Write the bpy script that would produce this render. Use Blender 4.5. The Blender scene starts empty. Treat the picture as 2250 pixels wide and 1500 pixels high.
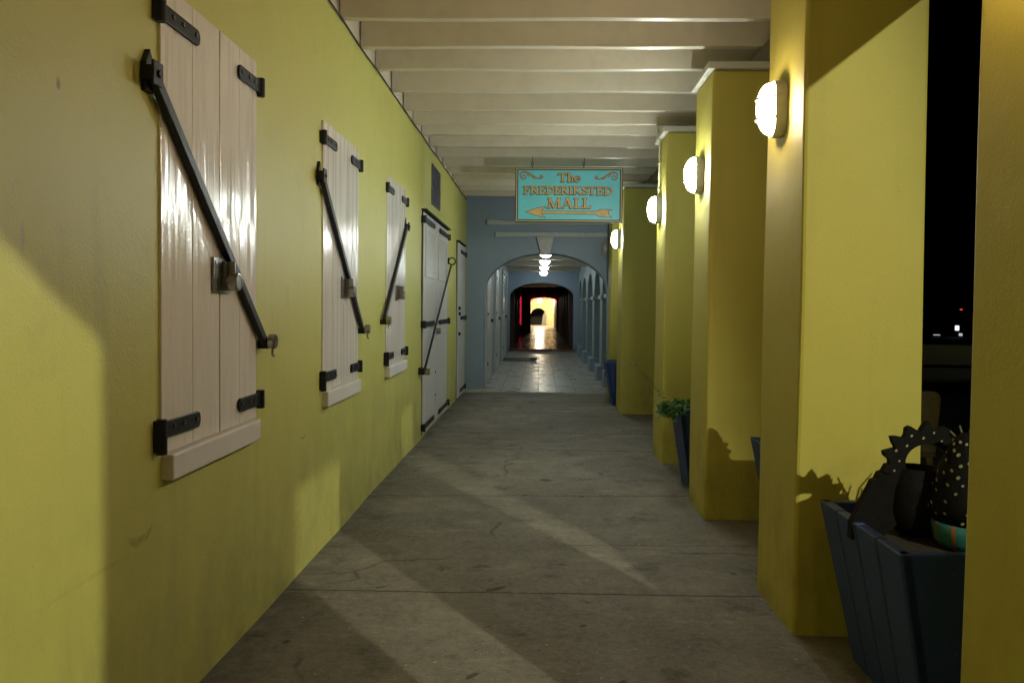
import bpy, bmesh, math, random
from math import sin, cos, pi, radians, sqrt
from mathutils import Vector, Matrix

random.seed(7)
S = bpy.context.scene
COL = S.collection

# ------------------------------------------------------------------ camera, world, exposure
cam = bpy.data.objects.new("camera", bpy.data.cameras.new("camera"))
COL.objects.link(cam)
cam.data.sensor_width = 36.0
cam.data.lens = 29.056
cam.data.shift_x = 0.00026
cam.data.shift_y = -0.01028
cam.data.clip_start = 0.02
cam.data.clip_end = 1500
cam.matrix_world = (Matrix.Translation((0, 0, 1.4)) @ Matrix.Rotation(62 / 1816.0, 4, 'Z')
                    @ Matrix.Rotation(pi / 2 - 0.030, 4, 'X') @ Matrix.Rotation(0.010, 4, 'Z'))
S.camera = cam

world = bpy.data.worlds.new("World")
S.world = world
world.use_nodes = True
wn = world.node_tree
sky = wn.nodes.new("ShaderNodeTexSky")
sky.sky_type = 'NISHITA'
sky.sun_disc = False
sky.sun_elevation = radians(-4)
sky.sun_rotation = radians(140)
wn.links.new(sky.outputs[0], wn.nodes["Background"].inputs[0])
wn.nodes["Background"].inputs[1].default_value = 0.002

S.view_settings.view_transform = 'Standard'
S.view_settings.look = 'None'
S.view_settings.exposure = 0.0
S.view_settings.gamma = 1.0
S.cycles.use_denoising = True
S.cycles.max_bounces = 8
S.cycles.diffuse_bounces = 4
S.cycles.glossy_bounces = 4
S.cycles.sample_clamp_indirect = 6.0
S.cycles.caustics_reflective = False

# the street lamp over the road, behind the photographer's right shoulder
STREET_W = 3600
sl = bpy.data.lights.new("street_light", 'SPOT')
sl.spot_size = radians(2 * 34.8)
sl.spot_blend = 0.20
sl.energy = STREET_W
sl.color = (0.96, 0.96, 0.68)
sl.shadow_soft_size = 0.06
slo = bpy.data.objects.new("street_light", sl)
slo.location = (6.4, -6.5, 6.55)
aim = Vector((-sin(radians(60)) * cos(radians(30)), cos(radians(60)) * cos(radians(30)), -sin(radians(30))))
slo.rotation_euler = aim.to_track_quat('-Z', 'Y').to_euler()
COL.objects.link(slo)

gsl = bpy.data.lights.new("park_street_light", 'SPOT')
gsl.energy = 650
gsl.color = (1.0, 0.95, 0.65)
gsl.spot_size = radians(75)
gsl.shadow_soft_size = 0.2
gslo = bpy.data.objects.new("park_street_light", gsl)
gslo.location = (27, 30, 8)      # the next street lamp, over the grass across the road
gslo.rotation_euler = Vector((-10, 1, -8)).to_track_quat('-Z', 'Y').to_euler()
COL.objects.link(gslo)

LAMP_L = 160.0      # emission of the wall lamps
DOME_L = 42.0       # emission of the blue passage lamps


# ------------------------------------------------------------------ materials
class NT:
    def __init__(s, name):
        s.m = bpy.data.materials.new(name)
        s.m.use_nodes = True
        s.t = s.m.node_tree
        s.b = s.t.nodes["Principled BSDF"]
        s.co = s.t.nodes.new("ShaderNodeTexCoord").outputs["Object"]

    def n(s, kind, **kw):
        nd = s.t.nodes.new(kind)
        for k, v in kw.items():
            setattr(nd, k, v)
        return nd

    def link(s, a, b):
        s.t.links.new(a, b)

    def mapped(s, scale=(1, 1, 1), loc=(0, 0, 0)):
        mp = s.n("ShaderNodeMapping")
        mp.inputs["Scale"].default_value = scale
        mp.inputs["Location"].default_value = loc
        s.link(s.co, mp.inputs["Vector"])
        return mp.outputs[0]

    def noise(s, scale, vec=None, detail=4, rough=0.55, dist=0.0):
        nd = s.n("ShaderNodeTexNoise")
        nd.inputs["Scale"].default_value = scale
        nd.inputs["Detail"].default_value = detail
        nd.inputs["Roughness"].default_value = rough
        nd.inputs["Distortion"].default_value = dist
        s.link(vec if vec is not None else s.co, nd.inputs["Vector"])
        return nd.outputs["Fac"]

    def ramp(s, fac, stops):
        r = s.n("ShaderNodeValToRGB")
        el = r.color_ramp.elements
        while len(el) < len(stops):
            el.new(0.5)
        for e, (p, c) in zip(el, stops):
            e.position = p
            e.color = (c, c, c, 1) if not isinstance(c, tuple) else (*c, 1)
        s.link(fac, r.inputs[0])
        return r.outputs[0]

    def mix(s, fac, a, b, mode='MIX'):
        m = s.n("ShaderNodeMix", data_type='RGBA', blend_type=mode)
        for sock, v in ((m.inputs[0], fac), (m.inputs[6], a), (m.inputs[7], b)):
            if isinstance(v, (int, float)):
                sock.default_value = v
            elif isinstance(v, tuple):
                sock.default_value = (*v, 1)
            else:
                s.link(v, sock)
        return m.outputs[2]

    def math(s, op, a, b=None, c=None):
        m = s.n("ShaderNodeMath", operation=op)
        for i, v in enumerate((a, b, c)):
            if v is None:
                continue
            if isinstance(v, (int, float)):
                m.inputs[i].default_value = v
            else:
                s.link(v, m.inputs[i])
        return m.outputs[0]

    def sep(s, vec=None):
        x = s.n("ShaderNodeSeparateXYZ")
        s.link(vec if vec is not None else s.co, x.inputs[0])
        return x.outputs

    def color(s, c):
        if isinstance(c, tuple):
            s.b.inputs["Base Color"].default_value = (*c, 1)
        else:
            s.link(c, s.b.inputs["Base Color"])

    def rough(s, r):
        if isinstance(r, (int, float)):
            s.b.inputs["Roughness"].default_value = r
        else:
            s.link(r, s.b.inputs["Roughness"])

    def bump(s, h, strength=0.3, dist=0.01):
        b = s.n("ShaderNodeBump")
        b.inputs["Strength"].default_value = strength
        b.inputs["Distance"].default_value = dist
        s.link(h, b.inputs["Height"])
        s.link(b.outputs[0], s.b.inputs["Normal"])


def plain(name, c, rough=0.5, metal=0.0, var=0.12, scale=18.0, bump=0.0):
    t = NT(name)
    f = t.noise(scale)
    t.color(t.mix(t.ramp(f, [(0.3, 0.0), (0.7, 1.0)]), tuple(x * (1 - var) for x in c), tuple(min(1, x * (1 + var)) for x in c)))
    t.rough(rough)
    t.b.inputs["Metallic"].default_value = metal
    if bump:
        t.bump(t.noise(scale * 4), bump, 0.004)
    return t.m


def stucco(name, c, dark, stain=0.5, streak=0.35, lowdirt=True, scuffs=None, rough=0.6, bump=0.14):
    """painted plaster: mottled, streaked, dirty towards the floor where people brush it"""
    t = NT(name)
    big = t.ramp(t.noise(0.9, detail=5, rough=0.6), [(0.32, 0.0), (0.72, 1.0)])
    mid = t.ramp(t.noise(7.0, detail=6), [(0.35, 0.0), (0.75, 1.0)])
    col = t.mix(t.math('MULTIPLY', big, 0.55), c, tuple(x * y for x, y in zip(c, (0.84, 0.92, 0.82))))
    col = t.mix(t.math('MULTIPLY', mid, 0.14), col, tuple(min(1, x * 1.12) for x in c))
    st = t.ramp(t.noise(1.0, t.mapped((6, 6, 0.45)), detail=6, rough=0.65), [(0.56, 0.0), (0.78, 1.0)])
    col = t.mix(t.math('MULTIPLY', st, streak), col, dark)
    if lowdirt:
        z = t.sep()[2]
        low = t.math('MULTIPLY', t.ramp(t.noise(4.0, t.mapped((1, 1, 0.7)), detail=7, rough=0.7), [(0.42, 0.0), (0.66, 1.0)]),
                     t.ramp(t.math('MULTIPLY', z, 1 / 1.2), [(0.0, 1.0), (0.25, 0.65), (0.9, 0.0)]))
        col = t.mix(t.math('MULTIPLY', low, stain), col, dark)
    blem = t.ramp(t.noise(2.3, t.mapped((1, 1, 1), (4, 9, 3)), detail=8, rough=0.7), [(0.60, 0.0), (0.72, 1.0)])
    col = t.mix(t.math('MULTIPLY', blem, 0.28), col, dark)
    specks = t.ramp(t.noise(60, detail=2), [(0.73, 0.0), (0.78, 1.0)])
    col = t.mix(t.math('MULTIPLY', specks, 0.35), col, dark)
    if scuffs:
        # a few rusty scuff marks, each a short bent stroke on the wall
        x, y, z = t.sep()
        for (cy, cz, ly, lz, bend, cc) in scuffs:
            dy = t.math('SUBTRACT', y, cy - 4.0)
            u = t.math('DIVIDE', dy, ly)
            mid_z = t.math('ADD', t.math('MULTIPLY', t.math('MULTIPLY', u, u), bend), cz)
            v = t.math('DIVIDE', t.math('SUBTRACT', z, mid_z), lz)
            d = t.math('ADD', t.math('MULTIPLY', u, u), t.math('MULTIPLY', v, v))
            m = t.ramp(d, [(0.0, 1.0), (1.0, 0.0)])
            m = t.math('MULTIPLY', m, t.ramp(t.noise(30, detail=5), [(0.25, 0.0), (0.75, 1.0)]))
            col = t.mix(m, col, cc)
    t.color(col)
    t.rough(rough)
    h = t.math('ADD', t.noise(130, detail=3), t.math('ADD', t.math('MULTIPLY', t.noise(9, detail=3), 1.6), t.math('MULTIPLY', t.noise(2.2, detail=2), 5.0)))
    t.bump(h, bump, 0.006)
    return t.m


M = {}
M['yellow'] = stucco('yellow_paint', (0.57, 0.535, 0.145), (0.30, 0.28, 0.11), stain=0.7, streak=0.3, rough=0.48, bump=0.2, scuffs=[
    (2.52, 0.655, 0.10, 0.020, 0.04, (0.16, 0.075, 0.02)), (4.27, 0.70, 0.07, 0.008, 0.02, (0.10, 0.07, 0.03)),
    (2.24, 0.635, 0.30, 0.010, -0.01, (0.46, 0.41, 0.11)), (4.62, 0.36, 0.16, 0.13, 0.0, (0.36, 0.34, 0.12)),
    (4.20, 0.25, 0.08, 0.22, 0.0, (0.34, 0.29, 0.09)), (2.1, 1.96, 0.012, 0.02, 0.0, (0.12, 0.07, 0.04)),
    (1.95, 1.55, 0.012, 0.05, 0.0, (0.35, 0.34, 0.24))])
M['pillar'] = stucco('yellow_pillar_paint', (0.52, 0.445, 0.08), (0.25, 0.18, 0.04), stain=0.75, streak=0.22)
M['blue'] = stucco('blue_paint', (0.29, 0.36, 0.47), (0.19, 0.23, 0.30), stain=0.4, streak=0.2)
M['paleblue'] = stucco('pale_blue_paint', (0.31, 0.385, 0.42), (0.18, 0.23, 0.26), stain=0.4, streak=0.2)
M['cream_plaster'] = stucco('lit_cream_plaster', (0.72, 0.58, 0.34), (0.45, 0.33, 0.18), stain=0.15, streak=0.1)
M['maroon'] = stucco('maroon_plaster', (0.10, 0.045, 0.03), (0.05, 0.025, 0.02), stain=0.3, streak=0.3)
M['trim'] = plain('white_trim_plaster', (0.52, 0.52, 0.52), 0.6, var=0.08, bump=0.25)


def wood_paint(name, c, rough, dark):
    t = NT(name)
    st = t.ramp(t.noise(1.0, t.mapped((5, 5, 5)), detail=6, rough=0.65), [(0.45, 0.0), (0.75, 1.0)])
    col = t.mix(t.math('MULTIPLY', st, 0.22), c, dark)
    sp = t.ramp(t.noise(16, detail=5, rough=0.7), [(0.66, 0.0), (0.74, 1.0)])
    col = t.mix(t.math('MULTIPLY', sp, 0.35), col, dark)
    t.color(col)
    t.rough(rough)
    t.bump(t.noise(1.0, t.mapped((3, 60, 60)), detail=4), 0.12, 0.004)
    return t.m


M['beam'] = wood_paint('cream_beam_paint', (0.65, 0.585, 0.475), 0.36, (0.30, 0.26, 0.18))
# the deck is boards laid along the gallery: fine dark joints across every 0.14 m
t = NT('ceiling_board_paint')
x = t.sep()[0]
j = t.ramp(t.math('FRACT', t.math('MULTIPLY', x, 1 / 0.14)), [(0.0, 1.0), (0.05, 0.0)])
t.color(t.mix(t.math('MULTIPLY', j, 0.8), t.mix(t.ramp(t.noise(3, detail=5), [(0.4, 0.0), (0.7, 1.0)]), (0.62, 0.55, 0.43), (0.50, 0.44, 0.32)), (0.12, 0.10, 0.07)))
t.rough(0.5)
M['deck'] = t.m
M['old_beam'] = wood_paint('weathered_dark_beam', (0.16, 0.14, 0.10), 0.7, (0.06, 0.05, 0.04))
M['cap'] = wood_paint('grey_cap_paint', (0.55, 0.53, 0.46), 0.55, (0.3, 0.27, 0.2))

# glossy brushed paint on the shutters: vertical hand-brushed waviness
t = NT('gloss_shutter_paint')
brush = t.noise(1.0, t.mapped((1, 13, 0.55)), detail=3, rough=0.45)
fine = t.noise(1.0, t.mapped((1, 90, 3.0)), detail=3)
lump = t.noise(45, detail=2)
t.color(t.mix(t.ramp(t.noise(2.2, t.mapped((1, 4, 0.6)), detail=5), [(0.4, 0.0), (0.75, 1.0)]), (0.83, 0.77, 0.71), (0.79, 0.725, 0.66)))
t.rough(t.ramp(t.noise(5, detail=4), [(0.3, 0.13), (0.7, 0.22)]))
t.bump(t.math('ADD', brush, t.math('ADD', t.math('MULTIPLY', fine, 0.04), t.math('MULTIPLY', lump, 0.02))), 1.0, 0.013)
t.b.inputs['Specular IOR Level'].default_value = 0.9
M['shutter'] = t.m
M['door'] = plain('grey_white_door_paint', (0.62, 0.60, 0.57), 0.4, var=0.06, scale=5, bump=0.1)
t = NT('chipped_white_sill_paint')
ch = t.ramp(t.noise(14, detail=8, rough=0.75), [(0.64, 0.0), (0.67, 1.0)])
t.color(t.mix(ch, t.mix(t.noise(5), (0.74, 0.71, 0.68), (0.64, 0.60, 0.56)), (0.14, 0.09, 0.05)))
t.rough(0.5)
t.bump(t.math('MULTIPLY', ch, -1.0), 0.5, 0.004)
M['sill'] = t.m
M['iron'] = plain('black_painted_iron', (0.013, 0.013, 0.016), 0.42, 0.0, var=0.4, scale=30, bump=0.25)
M['iron'].node_tree.nodes['Principled BSDF'].inputs['Specular IOR Level'].default_value = 0.3
M['bolt'] = plain('worn_bolt', (0.10, 0.10, 0.11), 0.35, 0.6)
M['steel'] = plain('brushed_steel', (0.36, 0.35, 0.33), 0.28, 1.0, var=0.2, scale=40)
M['vent'] = plain('grey_vent_paint', (0.10, 0.10, 0.13), 0.6)
M['seam'] = plain('dark_gap', (0.03, 0.025, 0.02), 0.8)
M['white_metal'] = plain('white_lamp_enamel', (0.62, 0.60, 0.57), 0.4, var=0.05)
M['grey_metal'] = plain('dull_grey_lamp_enamel', (0.34, 0.34, 0.34), 0.45, var=0.05)
M['dead_glass'] = plain('unlit_frosted_glass', (0.36, 0.37, 0.38), 0.35, var=0.03)
M['cable'] = plain('black_cable_sheath', (0.02, 0.018, 0.016), 0.6)
M['conduit'] = plain('grey_conduit', (0.40, 0.40, 0.24), 0.5)
M['mat'] = plain('black_rubber_mat', (0.02, 0.02, 0.022), 0.55, bump=0.4)
M['soil'] = plain('dark_potting_soil', (0.03, 0.022, 0.016), 0.95, var=0.5, scale=60, bump=0.8)
M['fern'] = plain('fern_green', (0.07, 0.16, 0.035), 0.5, var=0.5, scale=9)
M['stem'] = plain('grey_green_stem', (0.20, 0.20, 0.13), 0.6, var=0.3)
M['rubber'] = plain('black_tyre_rubber', (0.006, 0.0055, 0.0055), 0.75, var=0.3, scale=30, bump=0.3)
M['rubber'].node_tree.nodes['Principled BSDF'].inputs['Specular IOR Level'].default_value = 0.15
M['dots'] = plain('pale_paint_dots', (0.34, 0.29, 0.19), 0.6)
M['black_wood'] = plain('black_cabinet', (0.015, 0.012, 0.012), 0.5)
M['chair_grey'] = plain('grey_plastic', (0.55, 0.53, 0.45), 0.45)
M['chair_red'] = plain('red_plastic', (0.30, 0.03, 0.02), 0.45)
M['gold'] = plain('gold_sign_paint', (0.80, 0.54, 0.22), 0.4, var=0.14, scale=14)
M['sign_black'] = plain('dark_sign_outline', (0.035, 0.03, 0.03), 0.5)
M['copper'] = plain('copper_scroll_paint', (0.55, 0.32, 0.14), 0.45)
M['teal'] = plain('turquoise_sign_paint', (0.20, 0.80, 0.92), 0.38, var=0.05, scale=5)
t = NT('gold_rope_moulding')
x, y, z = t.sep()
w = t.math('FRACT', t.math('MULTIPLY', t.math('ADD', x, z), 1 / 0.0125))
t.color(t.mix(t.ramp(w, [(0.05, 0.0), (0.2, 1.0), (0.85, 1.0), (0.98, 0.0)]), (0.05, 0.04, 0.025), (0.85, 0.66, 0.34)))
t.rough(0.3)
M['rope'] = t.m
t = NT('blue_planter_paint')
f = t.ramp(t.noise(22, detail=6, rough=0.7), [(0.62, 0.0), (0.7, 1.0)])
t.color(t.mix(t.math('MULTIPLY', f, 0.5), t.mix(t.noise(6), (0.016, 0.038, 0.16), (0.024, 0.055, 0.21)), (0.10, 0.13, 0.22)))
t.rough(0.55)
t.bump(t.noise(70), 0.4, 0.004)
M['planter'] = t.m
t = NT('turquoise_pot_glaze')
x, y, z = t.sep()
f = t.ramp(t.math('FRACT', t.math('MULTIPLY', t.math('ARCTAN2', y, x), 5 / pi)), [(0.0, 1.0), (0.16, 1.0), (0.18, 0.0)])
t.color(t.mix(f, (0.035, 0.17, 0.18), (0.30, 0.11, 0.03)))
t.rough(0.25)
M['pot'] = t.m

# concrete walk: stains, joints and wear, all in its own object coordinates
t = NT('stained_concrete')
x, y, z = t.sep()
a = t.ramp(t.noise(0.8, detail=10, rough=0.68, dist=0.5), [(0.36, 0.0), (0.62, 1.0)])
b = t.ramp(t.noise(4.5, detail=10, rough=0.78), [(0.38, 0.0), (0.66, 1.0)])
g = t.ramp(t.noise(26, detail=8, rough=0.8), [(0.36, 0.0), (0.66, 1.0)])
gg = t.ramp(t.noise(120, detail=4, rough=0.8), [(0.36, 0.0), (0.64, 1.0)])
c = t.mix(a, (0.275, 0.252, 0.212), (0.108, 0.098, 0.083))
c = t.mix(t.math('MULTIPLY', b, 0.6), c, (0.085, 0.077, 0.065))
c = t.mix(t.math('MULTIPLY', g, 0.5), c, (0.37, 0.34, 0.285), 'MIX')
c = t.mix(t.math('MULTIPLY', gg, 0.4), c, (0.06, 0.054, 0.046))
blot = t.ramp(t.noise(2.6, t.mapped((1, 1, 1), (5, 2, 0)), detail=9, rough=0.72), [(0.56, 0.0), (0.66, 1.0)])
c = t.mix(t.math('MULTIPLY', blot, 0.6), c, (0.05, 0.045, 0.038))
pale = t.ramp(t.noise(1.0, t.mapped((0.9, 2.6, 1), (3, 1, 0)), detail=10, rough=0.75), [(0.57, 0.0), (0.68, 1.0)])
c = t.mix(t.math('MULTIPLY', pale, 0.4), c, (0.40, 0.365, 0.31))
# hairline cracks wandering over the slab
wv = t.n("ShaderNodeTexVoronoi", feature='DISTANCE_TO_EDGE')
wv.inputs["Scale"].default_value = 0.55
dv = t.n("ShaderNodeMix", data_type='VECTOR')
dv.inputs[0].default_value = 0.35
t.link(t.co, dv.inputs[4])
nz_ = t.n("ShaderNodeTexNoise")
nz_.inputs["Scale"].default_value = 2.2
nz_.inputs["Detail"].default_value = 8
t.link(t.co, nz_.inputs["Vector"])
t.link(nz_.outputs["Color"], dv.inputs[5])
t.link(dv.outputs[1], wv.inputs["Vector"])
crack = t.math('MULTIPLY', t.ramp(wv.outputs["Distance"], [(0.0, 1.0), (0.006, 0.0)]), t.ramp(t.noise(0.9, detail=3), [(0.48, 0.0), (0.56, 1.0)]))
c = t.mix(t.math('MULTIPLY', crack, 0.7), c, (0.03, 0.027, 0.023))
spk = t.ramp(t.noise(55, detail=2), [(0.68, 0.0), (0.71, 1.0)])
c = t.mix(t.math('MULTIPLY', spk, 0.7), c, (0.03, 0.027, 0.024))
spk2 = t.ramp(t.noise(34, t.mapped((1, 1, 1), (9, 4, 2)), detail=2), [(0.71, 0.0), (0.73, 1.0)])
c = t.mix(t.math('MULTIPLY', spk2, 0.7), c, (0.50, 0.46, 0.39))
gum = t.ramp(t.noise(7, t.mapped((1, 1, 1), (1, 7, 2)), detail=1), [(0.735, 0.0), (0.75, 1.0)])
c = t.mix(t.math('MULTIPLY', gum, 0.7), c, (0.03, 0.027, 0.024))
joint = None
wob = t.math('MULTIPLY', t.math('SUBTRACT', t.noise(3.0, detail=4), 0.5), 0.05)
for y0, sl_, w_, x0 in ((4.0, -0.02, 0.010, -9), (4.82, -0.05, 0.006, 0.15), (6.08, -0.07, 0.010, -9), (8.05, 0.02, 0.014, -9),
                        (9.1, -0.03, 0.012, -9), (1.9, -0.02, 0.010, -9), (10.9, 0.0, 0.014, -9), (12.2, 0.01, 0.02, -9)):
    d = t.math('ABSOLUTE', t.math('ADD', t.math('SUBTRACT', t.math('ADD', y, wob), y0), t.math('MULTIPLY', x, sl_)))
    m = t.ramp(t.math('DIVIDE', d, w_), [(0.0, 1.0), (0.45, 0.9), (1.0, 0.0)])
    if x0 > -5:
        m = t.math('MULTIPLY', m, t.math('GREATER_THAN', x, x0))
    joint = m if joint is None else t.math('MAXIMUM', joint, m)
c = t.mix(t.math('MULTIPLY', joint, 0.95), c, (0.022, 0.032, 0.028))
# mottled darkening of the slab that grows towards the wall
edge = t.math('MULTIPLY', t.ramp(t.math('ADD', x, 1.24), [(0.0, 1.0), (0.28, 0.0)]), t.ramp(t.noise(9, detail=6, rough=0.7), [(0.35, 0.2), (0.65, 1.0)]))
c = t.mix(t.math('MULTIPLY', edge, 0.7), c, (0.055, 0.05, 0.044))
t.color(c)
t.rough(t.ramp(b, [(0.0, 0.62), (1.0, 0.8)]))
t.b.inputs['Specular IOR Level'].default_value = 0.2
t.bump(t.math('SUBTRACT', t.math('ADD', t.noise(85, detail=4), t.math('MULTIPLY', t.noise(6, detail=4), 1.5)), t.math('MULTIPLY', joint, 2.5)), 0.25, 0.006)
M['concrete'] = t.m


def tiles(name, c1, c2, grout, size, rough, ox=0.0, oy=0.0):
    t = NT(name)
    x, y, z = t.sep()
    u = t.math('MULTIPLY', t.math('ADD', x, ox), 1 / size)
    v = t.math('MULTIPLY', t.math('ADD', y, oy), 1 / size)
    gu = t.math('ABSOLUTE', t.math('SUBTRACT', t.math('FRACT', u), 0.5))
    gv = t.math('ABSOLUTE', t.math('SUBTRACT', t.math('FRACT', v), 0.5))
    g = t.ramp(t.math('MAXIMUM', gu, gv), [(0.478, 0.0), (0.49, 1.0)])
    cmb = t.n("ShaderNodeCombineXYZ")
    t.link(t.math('FLOOR', u), cmb.inputs[0])
    t.link(t.math('FLOOR', v), cmb.inputs[1])
    wn_ = t.n("ShaderNodeTexWhiteNoise", noise_dimensions='3D')
    t.link(cmb.outputs[0], wn_.inputs["Vector"])
    c = t.mix(wn_.outputs["Value"], c1, c2)
    c = t.mix(t.math('MULTIPLY', t.ramp(t.noise(3, detail=6), [(0.4, 0.0), (0.75, 1.0)]), 0.4), c, tuple(q * 0.6 for q in c1))
    t.color(t.mix(g, c, grout))
    t.rough(t.math('ADD', t.math('MULTIPLY', g, 0.4), t.math('MULTIPLY', t.noise(4), rough * 2)))
    t.bump(t.math('SUBTRACT', t.math('MULTIPLY', t.noise(5), 0.3), g), 0.25, 0.004)
    return t.m


M['tile'] = tiles('grey_cream_tiles', (0.44, 0.44, 0.37), (0.37, 0.37, 0.31), (0.21, 0.21, 0.18), 0.305, 0.34, 0.02, 0.05)
M['brown_tile'] = tiles('polished_brown_tiles', (0.16, 0.07, 0.04), (0.12, 0.052, 0.03), (0.04, 0.02, 0.015), 0.305, 0.24)
M['pale_floor'] = tiles('pale_stone_floor', (0.62, 0.54, 0.40), (0.56, 0.48, 0.36), (0.3, 0.25, 0.18), 0.4, 0.3)
M['asphalt'] = plain('dark_asphalt', (0.045, 0.045, 0.045), 0.85, var=0.3, scale=30, bump=0.4)
M['pavement'] = plain('dark_pavement', (0.09, 0.085, 0.08), 0.8, var=0.3, scale=6, bump=0.3)
M['grass'] = plain('night_grass', (0.10, 0.11, 0.04), 0.9, var=0.4, scale=3, bump=0.6)


def glow(name, c, strength, base=(0.9, 0.9, 0.9)):
    t = NT(name)
    t.color(base)
    t.rough(0.3)
    t.b.inputs["Emission Color"].default_value = (*c, 1)
    t.b.inputs["Emission Strength"].default_value = strength
    return t.m


M['lamp_warm'] = glow('warm_lamp_glass', (1.0, 0.81, 0.58), LAMP_L * 0.8)
M['lamp_dim'] = glow('amber_lamp_glass', (1.0, 0.70, 0.40), LAMP_L * 0.42)
M['lamp_cool'] = glow('cool_lamp_glass', (0.92, 1.0, 0.93), LAMP_L * 1.45)
M['dome_cool'] = glow('dome_lamp_glass', (0.88, 1.0, 0.98), DOME_L)
M['red_glow'] = glow('red_bulb', (1.0, 0.02, 0.08), 2.4)
M['far_lamp'] = glow('warm_globe_glass', (1.0, 0.84, 0.60), 560.0)
M['park_lamp'] = glow('distant_lamp_glass', (0.85, 0.93, 1.0), 1.2)
M['park_lamp_dim'] = glow('dim_distant_lamp_glass', (0.85, 0.92, 1.0), 0.5)
M['beacon'] = glow('red_beacon', (1.0, 0.05, 0.03), 1.2)


# ------------------------------------------------------------------ mesh helpers
def root_loc(o):
    while o is not None and o.parent is not None:
        o = o.parent
    return Vector(o.location) if o is not None else Vector((0, 0, 0))


class MB:
    """collects shapes in world coordinates, then links them as ONE mesh object"""
    def __init__(s):
        s.bm = bmesh.new()

    def box(s, x0, x1, y0, y1, z0, z1):
        v = [s.bm.verts.new(p) for p in ((x0, y0, z0), (x1, y0, z0), (x1, y1, z0), (x0, y1, z0),
                                         (x0, y0, z1), (x1, y0, z1), (x1, y1, z1), (x0, y1, z1))]
        for f in ((3, 2, 1, 0), (4, 5, 6, 7), (0, 1, 5, 4), (1, 2, 6, 5), (2, 3, 7, 6), (3, 0, 4, 7)):
            s.bm.faces.new([v[i] for i in f])
        return s

    def prism(s, pts, axis, a, b):
        """polygon in the plane across `axis`, extruded from a to b.  axis 0: (y,z)  1: (x,z)  2: (x,y)"""
        def P(p, t):
            return {0: (t, p[0], p[1]), 1: (p[0], t, p[1]), 2: (p[0], p[1], t)}[axis]
        lo = [s.bm.verts.new(P(p, a)) for p in pts]
        hi = [s.bm.verts.new(P(p, b)) for p in pts]
        n = len(pts)
        fs = [s.bm.faces.new(lo[::-1]), s.bm.faces.new(hi)]
        for i in range(n):
            s.bm.faces.new((lo[i], lo[(i + 1) % n], hi[(i + 1) % n], hi[i]))
        bmesh.ops.recalc_face_normals(s.bm, faces=s.bm.faces[:])
        return s

    def loft(s, rings, cap=True):
        R = [[s.bm.verts.new(p) for p in r] for r in rings]
        n = len(R[0])
        for a, b in zip(R, R[1:]):
            for i in range(n):
                s.bm.faces.new((a[i], a[(i + 1) % n], b[(i + 1) % n], b[i]))
        if cap:
            s.bm.faces.new(R[0][::-1])
            s.bm.faces.new(R[-1])
        return s

    def tube(s, pts, r, n=8):
        pts = [Vector(p) for p in pts]
        rings = []
        for i, p in enumerate(pts):
            d = (pts[min(i + 1, len(pts) - 1)] - pts[max(i - 1, 0)]).normalized()
            u = d.orthogonal().normalized() if i == 0 else (rings_u - d * rings_u.dot(d)).normalized()
            rings_u = u
            w = d.cross(u)
            rr = r[i] if isinstance(r, (list, tuple)) else r
            rings.append([p + (u * cos(2 * pi * k / n) + w * sin(2 * pi * k / n)) * rr for k in range(n)])
        return s.loft(rings)

    def cyl(s, p, q, r, n=20):
        return s.tube([p, q], r, n)

    def lathe(s, prof, c, n=28):
        """prof: (radius, z) about the vertical through c"""
        return s.loft([[(c[0] + r * cos(2 * pi * k / n), c[1] + r * sin(2 * pi * k / n), c[2] + z) for k in range(n)] for r, z in prof])

    def build(s, name, mat, parent=None, bevel=0.0, smooth=False, wobble=0.0):
        bmesh.ops.recalc_face_normals(s.bm, faces=s.bm.faces[:])
        off = root_loc(parent)
        if wobble:
            for v in s.bm.verts:
                v.co += Vector((random.uniform(-1, 1), random.uniform(-1, 1), random.uniform(-1, 1))) * wobble
        for v in s.bm.verts:
            v.co -= off
        me = bpy.data.meshes.new(name)
        s.bm.to_mesh(me)
        s.bm.free()
        me.materials.append(mat)
        o = bpy.data.objects.new(name, me)
        COL.objects.link(o)
        o.parent = parent
        if smooth:
            for p in me.polygons:
                p.use_smooth = True
        if bevel:
            md = o.modifiers.new("bevel", 'BEVEL')
            md.width = bevel
            md.segments = 2
            md.limit_method = 'ANGLE'
            md.angle_limit = radians(40)
        return o


def thing(name, label, cat, loc=(0, 0, 0), group=None):
    o = bpy.data.objects.new(name, None)
    o.empty_display_size = 0.1
    COL.objects.link(o)
    o.location = loc
    return tag(o, label, cat, group)


def tag(o, label, cat, group=None):
    o['label'] = label
    o['category'] = cat
    if group:
        o['group'] = group
    return o


def structure(o, kind='structure'):
    o['kind'] = kind
    return o


def copy_tree(o, parent=None):
    c = o.copy()
    COL.objects.link(c)
    c.parent = parent
    for ch in list(o.children):
        copy_tree(ch, c)
    return c


# ------------------------------------------------------------------ ground and floors
WX = -1.235     # face of the yellow wall
PX = 1.105      # corridor face of the pillars

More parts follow.
